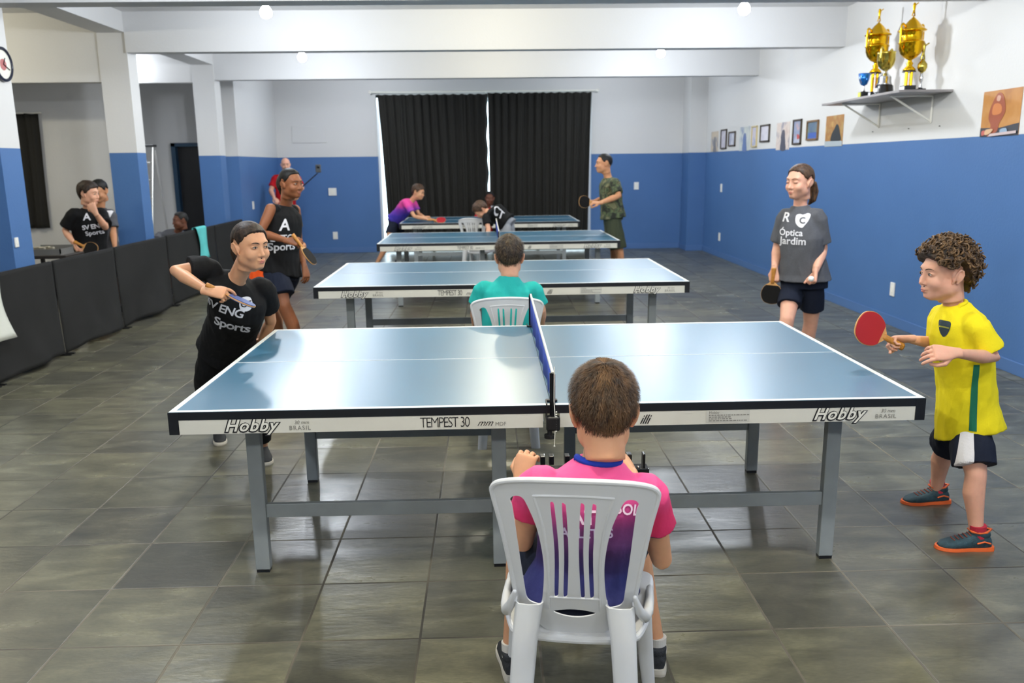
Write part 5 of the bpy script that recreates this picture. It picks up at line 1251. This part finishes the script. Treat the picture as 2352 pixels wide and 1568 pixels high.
print_on(P, 'CT', at(570, 702, 4.1), v(.8, .5, -.1), v(.15, 0, 1), .045, C_BLK, name='emblem_lettering', off=.005)
paddle('blue-edged paddle held to her chest by the girl in black', at(497, 664, 3.87), at(560, 694, 3.88)-at(490, 662, 3.87), v(.1, .11, .98), .9, m1=mat('blue_rubber', '#3a4f88', .5), m2=mat('blue_rubber', '#3a4f88'))

# ---- woman in grey on the right
hd = at(1838, 420, 5.9)
P = person('woman in a grey printed t-shirt and navy shorts near the right wall', .94, hd, v(-.86, -.5, -.06), 1.05, at(1838, 474, 5.92), at(1842, 545, 5.9), at(1846, 632, 5.92),
    (at(1806, 494, 6.0), at(1876, 494, 5.84)), (at(1787, 566, 6.05), at(1889, 572, 5.85)), (at(1779, 618, 5.95), at(1873, 622, 5.72)),
    hands=(dict(d=(-.05, -.2, -1), n=(.5, .6, 0), side=-1, curl=.75, thumb=.8), dict(d=(-.15, -.3, -.9), n=(-.9, .1, 0), side=1, curl=.8, thumb=.9)),
    hip=(at(1820, 650, 5.95), at(1868, 652, 5.88)), kn=(at(1808, 732, 5.78), at(1862, 742, 5.98)), an=(v(2.08, 5.8, .075), v(2.40, 6.15, .075)), toes=((-.6, -.8, 0), (-.6, -.8, 0)),
    skin_m=SK_P, kid=.2, fem=1, hair='pulled', hair_m=H_MD, shirt_m=C_GRY, sleeve=.85, hem=.03, shorts_m=C_NVY, leg_cover=.62, shoes=dict(m=SH_DK, sole=SH_SOLE), loose=.02, seed=31, belly=.035, shorts_r=.93, hipw=1.03, armr=1.15, sleeve_r=1.1, brow='#6b4a34', closed=True)
K = P['K']
obj('ponytail', remesh(MB().tube([K((0, -.085, .0)), K((0, -.125, -.02)), K((.0, -.14, -.07)), K((0, -.13, -.125)), K((.02, -.12, -.15))], [.022, .032, .034, .026, .01], 14), .004, 2), hair_material('hair_brown', '#1d130c', '#6b4a2b'), P['hair'], smooth=True)
rt_ = v(.86, -.42, 0)
print_on(P, 'Óptica', at(1812, 537, 5.75), rt_, v(0, 0, 1), .062, C_WHT); print_on(P, 'Jardim', at(1818, 556, 5.75), rt_, v(0, 0, 1), .072, C_WHT)
print_on(P, 'R', at(1797, 503, 5.75), rt_, v(0, 0, 1), .09, C_WHT, shear=.2)
print_on(P, '', at(1839, 509, 5.7), rt_, v(0, 0, 1), 1, C_WHT, name='crest', poly=flat([(-.045, .035), (-.02, .045), (0, .04), (.03, .05), (.05, .04), (.04, 0), (.02, -.03), (0, -.05), (-.03, -.035), (-.048, -.005)]))
print_on(P, 'C', at(1839, 509, 5.7), rt_, v(0, 0, 1), .06, C_GRY, name='crest_letter', off=.006)
paddle('black paddle hanging from the right hand of the woman in grey', at(1776, 632, 5.93), v(-.02, .05, -1), v(-.5, -.8, 0), 1, m1=M_RUB)
ball('white ball in the left hand of the woman in grey', at(1863, 640, 5.66))

# ---- tall boy in a sleeveless black shirt
hd = at(667, 424, 6.4)
P = person('boy in a sleeveless black shirt holding a paddle, left of the second table', .92, hd, v(.84, -.52, -.06), .95, at(655, 474, 6.46), at(648, 530, 6.46), at(645, 615, 6.5),
    (at(622, 480, 6.32), at(678, 482, 6.6)), (at(598, 535, 6.25), at(686, 562, 6.66)), (at(662, 553, 6.12), at(699, 612, 6.55)),
    hands=(dict(d=(.9, -.3, -.05), n=(.2, .7, -.6), side=1, curl=.7, thumb=.8), dict(d=(.2, -.2, -1), n=(-.8, .5, 0), side=1, curl=.35)),
    hip=(at(632, 630, 6.4), at(664, 632, 6.6)), kn=(at(652, 700, 6.3), at(620, 705, 6.75)), an=(v(-1.43, 6.35, .075), v(-1.75, 6.95, .075)), toes=((.8, -.5, 0), (.8, -.5, 0)),
    skin_m=SK_B, hair='buzz', hair_m=H_BK, shirt_m=C_BLK, hem=.05, shorts_m=C_NVY, leg_cover=.7, shoes=dict(m=SH_DK, sole=SH_SOLE), loose=.03, seed=41, sleeveless=True, shorts_r=1.15, brow='#120c08', lip='#8a4a40')
rt_ = v(.7, .7, 0)
print_on(P, 'A', at(655, 518, 6.3), v(.8, .5, 0), v(0, 0, 1), .12, C_WHT, shear=.15); print_on(P, 'ETTO', at(652, 548, 6.3), v(.8, .5, 0), v(0, 0, 1), .07, C_WHT); print_on(P, 'Sports', at(655, 568, 6.3), v(.8, .5, 0), v(0, 0, 1), .08, C_WHT)
paddle('black paddle held edge-on by the boy in the sleeveless black shirt', at(683, 552, 6.08), at(712, 588, 6.08)-at(683, 550, 6.08), v(.8, -.1, .62), 1, m1=M_RUB)

# ---- player behind him in grey and orange
P = person('player in orange shorts mostly hidden behind the boy in the sleeveless shirt', .88, at(664, 432, 7.15), v(.9, -.3, -.1), .95, at(660, 476, 7.2), at(646, 515, 7.2), at(614, 572, 7.25),
    (at(650, 485, 7.05), at(676, 486, 7.35)), (at(660, 540, 7.0), at(684, 545, 7.4)), (at(672, 560, 6.95), at(682, 580, 7.2)), hands=(dict(d=(.9, -.3, 0), n=(0, .5, -.8), side=1, vox=.005), None),
    hip=(at(606, 588, 7.2), at(628, 589, 7.35)), kn=(at(596, 668, 7.1), at(628, 672, 7.3)), an=(v(-2.08, 7.2, .075), v(-1.9, 7.45, .075)), toes=((1, -.2, 0), (1, -.2, 0)),
    skin_m=SK_T, hair='mop', hair_m=H_DK, shirt_m=C_GRY, hem=.0, sleeve=.6, shorts_m=C_ORG, leg_cover=.75, shoes=dict(m=SH_DK, sole=SH_SOLE), loose=.025, seed=51, vox=.009, hvox=.005, shorts_r=1.15)
print_on(P, 'V', at(680, 516, 7.0), v(.9, .3, 0), v(0, 0, 1), .14, C_WHT)

# ---- man in red with a camera stick in the far corner
P = person('bald man in a red t-shirt in the far left corner', 1.0, at(656, 379, 14.659), v(.25, -1, -.1), 1.0, at(657, 400, 14.707), at(657, 432, 14.707), at(655, 480, 14.707),
    (at(634, 408, 14.707), at(681, 408, 14.707)), (at(622, 438, 14.611), at(694, 432, 14.611)), (at(630, 455, 14.373), at(684, 436, 14.277)), hands=(dict(d=(.5, -.5, -.3), n=(0, .2, -1), side=-1, vox=.006), dict(d=(.2, -.6, .4), n=(-1, .1, 0), side=1, vox=.006, curl=.8)),
    hip=(at(645, 490, 14.707), at(667, 490, 14.707)), kn=(v(-3.60, 14.68, .48), v(-3.42, 14.68, .48)), an=(v(-3.61, 14.72, .08), v(-3.41, 14.72, .08)), toes=((-.1, -1, 0), (.1, -1, 0)),
    skin_m=SK_P, kid=0, hair=None, hair_m=None, shirt_m=C_RED, sleeve=.7, hem=.12, shorts_m=C_BLK, leg_cover=1.9, shoes=dict(m=SH_DK, sole=SH_SOLE), loose=.025, seed=61, vox=.011, hvox=.006, belly=.04, armr=1.2)
K = P['K']; obj('beard', MB().ell(K((0, .066, -.075)), 1, P['M']@Matrix.Diagonal(V((.05, .045, .045)))), mat('grey_beard', '#6b5a50', .9, bump=.5, bscale=200), P['root'], smooth=True)
t = thing('camera_stick', 'dark camera on a telescopic stick held by the man in red', 'selfie stick', at(686, 436, 14.258))
a, b_ = at(684, 438, 14.258), at(729, 398, 13.943)
obj('pole', MB().tube([a-(b_-a).normalized()*.08, b_], [.012, .008], 10), M_BLACK, t); obj('handle', MB().tube([a-(b_-a).normalized()*.1, a+(b_-a).normalized()*.06], .017, 10), M_RUB, t)
obj('camera', MB().rbox(at(731, 387, 13.943), (.085, .05, .13), .012), mat('grey_camera_body', '#4b4d4e', .5), t); obj('camera_lens', MB().tube([at(731, 383, 13.919), at(731, 383, 13.900)], .022, 14), M_BLACK, t)

# ---- player in pink and blue at the left of the far table
P = person('player in pink and blue crouching at the left end of the farthest table', .88, at(960, 442, 13.2), v(.92, -.35, -.25), .98, at(945, 462, 13.25), at(932, 475, 13.3), at(908, 505, 13.45),
    (at(932, 463, 13.05), at(948, 462, 13.45)), (at(952, 497, 12.95), at(962, 492, 13.4)), (at(985, 504, 12.85), at(975, 498, 13.3)), hands=(dict(d=(1, -.1, 0), n=(0, .2, -1), side=1, vox=.005), dict(d=(1, 0, 0), n=(0, .2, -1), side=-1, vox=.005)),
    hip=(at(905, 512, 13.35), at(912, 511, 13.55)), kn=(v(-1.58, 13.2, .45), v(-1.42, 13.6, .45)), an=(v(-1.80, 13.3, .075), v(-1.5, 13.75, .075)), toes=((1, -.1, 0), (1, -.1, 0)),
    skin_m=SK_O, hair='mop', hair_m=H_MD, shirt_m=JERSEY2, sleeve=.7, hem=.05, shorts_m=C_NVY, leg_cover=.6, shoes=dict(m=SH_DK, sole=SH_SOLE), loose=.025, seed=71, vox=.01, hvox=.005)
paddle('red paddle of the player in pink and blue, resting low over the farthest table', at(992, 505, 12.82), v(1, -.1, -.03), v(0, -.5, .85), 1)

# ---- child in red seated beyond the farthest table, facing the camera
P = person('child in red seated beyond the farthest table, facing the camera', .84, at(1125, 456, 14.75), v(-.1, -1, -.1), .98, at(1121, 477, 14.8), v(.06, 14.82, .72), v(.06, 14.85, .50),
    (at(1100, 484, 14.8), at(1141, 484, 14.8)), (at(1094, 508, 14.7), at(1147, 508, 14.7)), (v(-.08, 14.45, .62), v(.18, 14.45, .62)), hands=None,
    hip=(v(-.02, 14.8, .5), v(.14, 14.8, .5)), kn=(v(-.08, 14.45, .48), v(.2, 14.45, .48)), an=(v(-.08, 14.5, .07), v(.2, 14.5, .07)), toes=((0, -1, 0), (0, -1, 0)),
    skin_m=SK_D, hair='buzz', hair_m=H_BK, shirt_m=C_RED, sleeve=.7, hem=.02, shorts_m=C_BLK, leg_cover=.8, shoes=dict(m=SH_DK, sole=SH_SOLE), loose=.022, seed=81, vox=.011, hvox=.005, lip='#7a4038')
dup(CH, (.06, 14.75, 0), PI, 'white plastic chair under the child in red beyond the farthest table')
dup(CH, (at(1098, 520, 11.9).x, 11.95, 0), -.35, 'white plastic chair beside the bending player in black')

# ---- player in black bending down behind the third net
P = person('player in black bending down behind the net of the third table', .9, at(1106, 482, 11.55), v(-.6, -.15, -.85), .98, at(1120, 489, 11.5), at(1140, 487, 11.5), at(1163, 512, 11.55),
    (at(1116, 497, 11.3), at(1128, 492, 11.75)), (at(1122, 528, 11.2), at(1120, 535, 11.75)), (at(1118, 556, 11.15), at(1112, 556, 11.6)), hands=(dict(d=(0, -.1, -1), n=(-.3, .9, 0), side=1, vox=.006), dict(d=(0, -.1, -1), n=(.3, .9, 0), side=1, vox=.006)),
    hip=(at(1162, 522, 11.45), at(1170, 521, 11.65)), kn=(v(.22, 11.4, .45), v(.3, 11.68, .45)), an=(v(.3, 11.4, .075), v(.36, 11.72, .075)), toes=((-1, -.2, 0), (-1, -.1, 0)),
    skin_m=SK_L, hair='mop', hair_m=H_MD, shirt_m=C_BLK, sleeve=.6, hem=.03, shorts_m=C_LGR, leg_cover=.7, shoes=dict(m=SH_DK, sole=SH_SOLE), loose=.035, seed=91, vox=.01, hvox=.006, headup=(-.6, -.2, -.1), face_parts=False)
print_on(P, 'CT', at(1150, 478, 11.3), v(.9, .1, -.35), v(.4, .8, .6), .13, C_WHT)

# ---- man in camouflage at the right of the third table
P = person('man in a camouflage t-shirt at the right end of the third table', 1.0, at(1388, 377, 10.5), v(-1, -.06, -.03), 1.02, at(1397, 409, 10.52), at(1402, 440, 10.5), at(1407, 490, 10.5),
    (at(1393, 417, 10.7), at(1412, 418, 10.3)), (at(1396, 452, 10.75), at(1421, 450, 10.2)), (at(1366, 462, 10.6), at(1378, 466, 10.1)), hands=(dict(d=(-1, -.1, 0), n=(0, -.3, -1), side=-1, vox=.005, curl=.75), dict(d=(-1, .1, .05), n=(0, .3, -1), side=1, vox=.005, curl=.6)),
    hip=(at(1402, 500, 10.6), at(1408, 501, 10.4)), kn=(v(1.62, 10.66, .5), v(1.64, 10.36, .5)), an=(v(1.70, 10.7, .08), v(1.70, 10.38, .08)), toes=((-1, 0, 0), (-1, 0, 0)),
    skin_m=SK_T, kid=0, hair='buzz', hair_m=H_BK, shirt_m=CAMO, sleeve=.8, hem=.06, shorts_m=C_OLV, leg_cover=.85, shoes=dict(m=SH_DK, sole=SH_SOLE), loose=.022, seed=101, vox=.009, hvox=.005, belly=.015, shorts_r=1.05, armr=1.1)
paddle('black paddle held by the man in camouflage', at(1366, 466, 10.45), v(-.75, -.2, .1), v(-.3, -.9, .2), 1, m1=M_RUB)

# ---- the two boys behind the barrier
P = person('boy in black behind the barrier with one hand at his chin', 1.0, at(203, 446, 8.895), v(.88, -.1, -.1), 1.02, at(203, 480, 8.950), at(205, 520, 8.973), at(208, 580, 9.006),
    (at(170, 490, 8.840), at(232, 488, 9.061)), (at(150, 530, 8.840), at(242, 522, 8.895)), (at(170, 560, 8.729), at(219, 488, 8.729)), hands=(dict(d=(.35, -.2, -.8), n=(.8, .3, 0), side=-1, curl=.7, vox=.004), dict(d=(-.3, -.1, .8), n=(-.2, .9, .1), side=1, curl=.8, vox=.004)),
    hip=(at(195, 598, 8.950), at(222, 598, 9.061)), kn=(v(-4.27, 8.92, .5), v(-4.10, 8.98, .5)), an=(v(-4.28, 9.0, .075), v(-4.10, 9.05, .075)), toes=((.3, -1, 0), (.4, -1, 0)),
    skin_m=SK_L, hair='mop', hair_m=H_DK, shirt_m=C_BLK, sleeve=.8, hem=.1, shorts_m=C_BLK, leg_cover=1.8, shoes=dict(m=SH_DK, sole=SH_SOLE), loose=.03, seed=111, vox=.008, hvox=.0045, sleeve_r=1.15)
print_on(P, 'A', at(194, 500, 8.729), v(1, .25, 0), v(0, 0, 1), .1, C_WHT); print_on(P, 'SV ENG', at(208, 522, 8.729), v(1, .25, .1), v(-.1, 0, 1), .065, C_WHT, spacing=.9); print_on(P, 'Sports', at(210, 536, 8.729), v(1, .25, .12), v(-.12, 0, 1), .062, C_WHT)
paddle('dark paddle with a pale wood edge, held by the boy behind the barrier', at(181, 560, 8.685), v(.55, -.1, -.25), v(.3, -.9, .1), 1, m1=M_RUB)
P = person('boy in grey looking down, beside the boy with the hand at his chin', 1.0, at(229, 440, 9.353), v(-.15, -1, -.35), 1.0, at(230, 478, 9.396), at(232, 520, 9.396), at(236, 580, 9.396),
    (at(207, 488, 9.396), at(254, 490, 9.374)), (at(200, 530, 9.439), at(260, 532, 9.331)), (at(206, 565, 9.331), at(264, 568, 9.223)), hands=None,
    hip=(at(226, 592, 9.385), at(246, 592, 9.385)), kn=(v(-4.37, 9.36, .5), v(-4.2, 9.36, .5)), an=(v(-4.38, 9.4, .075), v(-4.2, 9.4, .075)), toes=((0, -1, 0), (.1, -1, 0)),
    skin_m=SK_T, hair='short', hair_m=H_BK, shirt_m=C_GRY, sleeve=.75, hem=.1, shorts_m=C_BLK, leg_cover=.7, shoes=dict(m=SH_DK, sole=SH_SOLE), loose=.026, seed=121, vox=.009, hvox=.005)
print_on(P, '', at(245, 492, 9.223), v(1, .1, 0), v(0, 0, 1), 1, C_WHT, name='crest', poly=flat([(-.03, .03), (0, .035), (.03, .03), (.02, -.01), (0, -.04), (-.02, -.01)]))

# ---- boy sitting low behind the barrier
x0 = at(412, 510, 11.2)
P = person('boy in a grey t-shirt slouched in front of the dark doorway behind the barrier', .92, at(415, 508, 11.2), v(-.75, -.6, -.05), .98, at(408, 532, 11.25), at(392, 552, 11.35), v(x0.x-.3, 11.5, .42),
    (at(368, 540, 11.2), at(425, 545, 11.35)), (at(358, 560, 10.95), at(432, 580, 11.1)), (at(372, 585, 10.8), at(420, 600, 10.9)), hands=None,
    hip=(v(x0.x-.35, 11.4, .42), v(x0.x-.18, 11.45, .42)), kn=(v(x0.x-.3, 10.95, .48), v(x0.x-.08, 11.0, .48)), an=(v(x0.x-.3, 10.85, .07), v(x0.x-.05, 10.9, .07)), toes=((0, -1, 0), (0, -1, 0)),
    skin_m=SK_D, hair='buzz', hair_m=H_BK, shirt_m=C_GRY, sleeve=.6, hem=.02, shorts_m=C_BLK, leg_cover=.8, shoes=dict(m=SH_DK, sole=SH_SOLE), loose=.024, seed=131, vox=.009, hvox=.005, lip='#7a4038')
print_on(P, 'S', at(366, 552, 11.0), v(1, .2, 0), v(0, 0, 1), .09, C_WHT); print_on(P, 'B', at(396, 548, 11.0), v(1, .2, 0), v(0, 0, 1), .08, C_WHT)
t = thing('bench', 'low wooden bench under the slouched boy behind the barrier', 'bench', (x0.x-.3, 11.5, 0))
obj('seat', MB().rbox((x0.x-.3, 11.5, .3), (.7, .36, .04), .006), mat('dark_wood', '#2a241f'), t)
for a in (-.3, .3): obj('leg', MB().b2(x0.x-.3+a-.02, x0.x-.3+a+.02, 11.35, 11.65, 0, .28), mat('dark_wood', '#2a241f'), t)
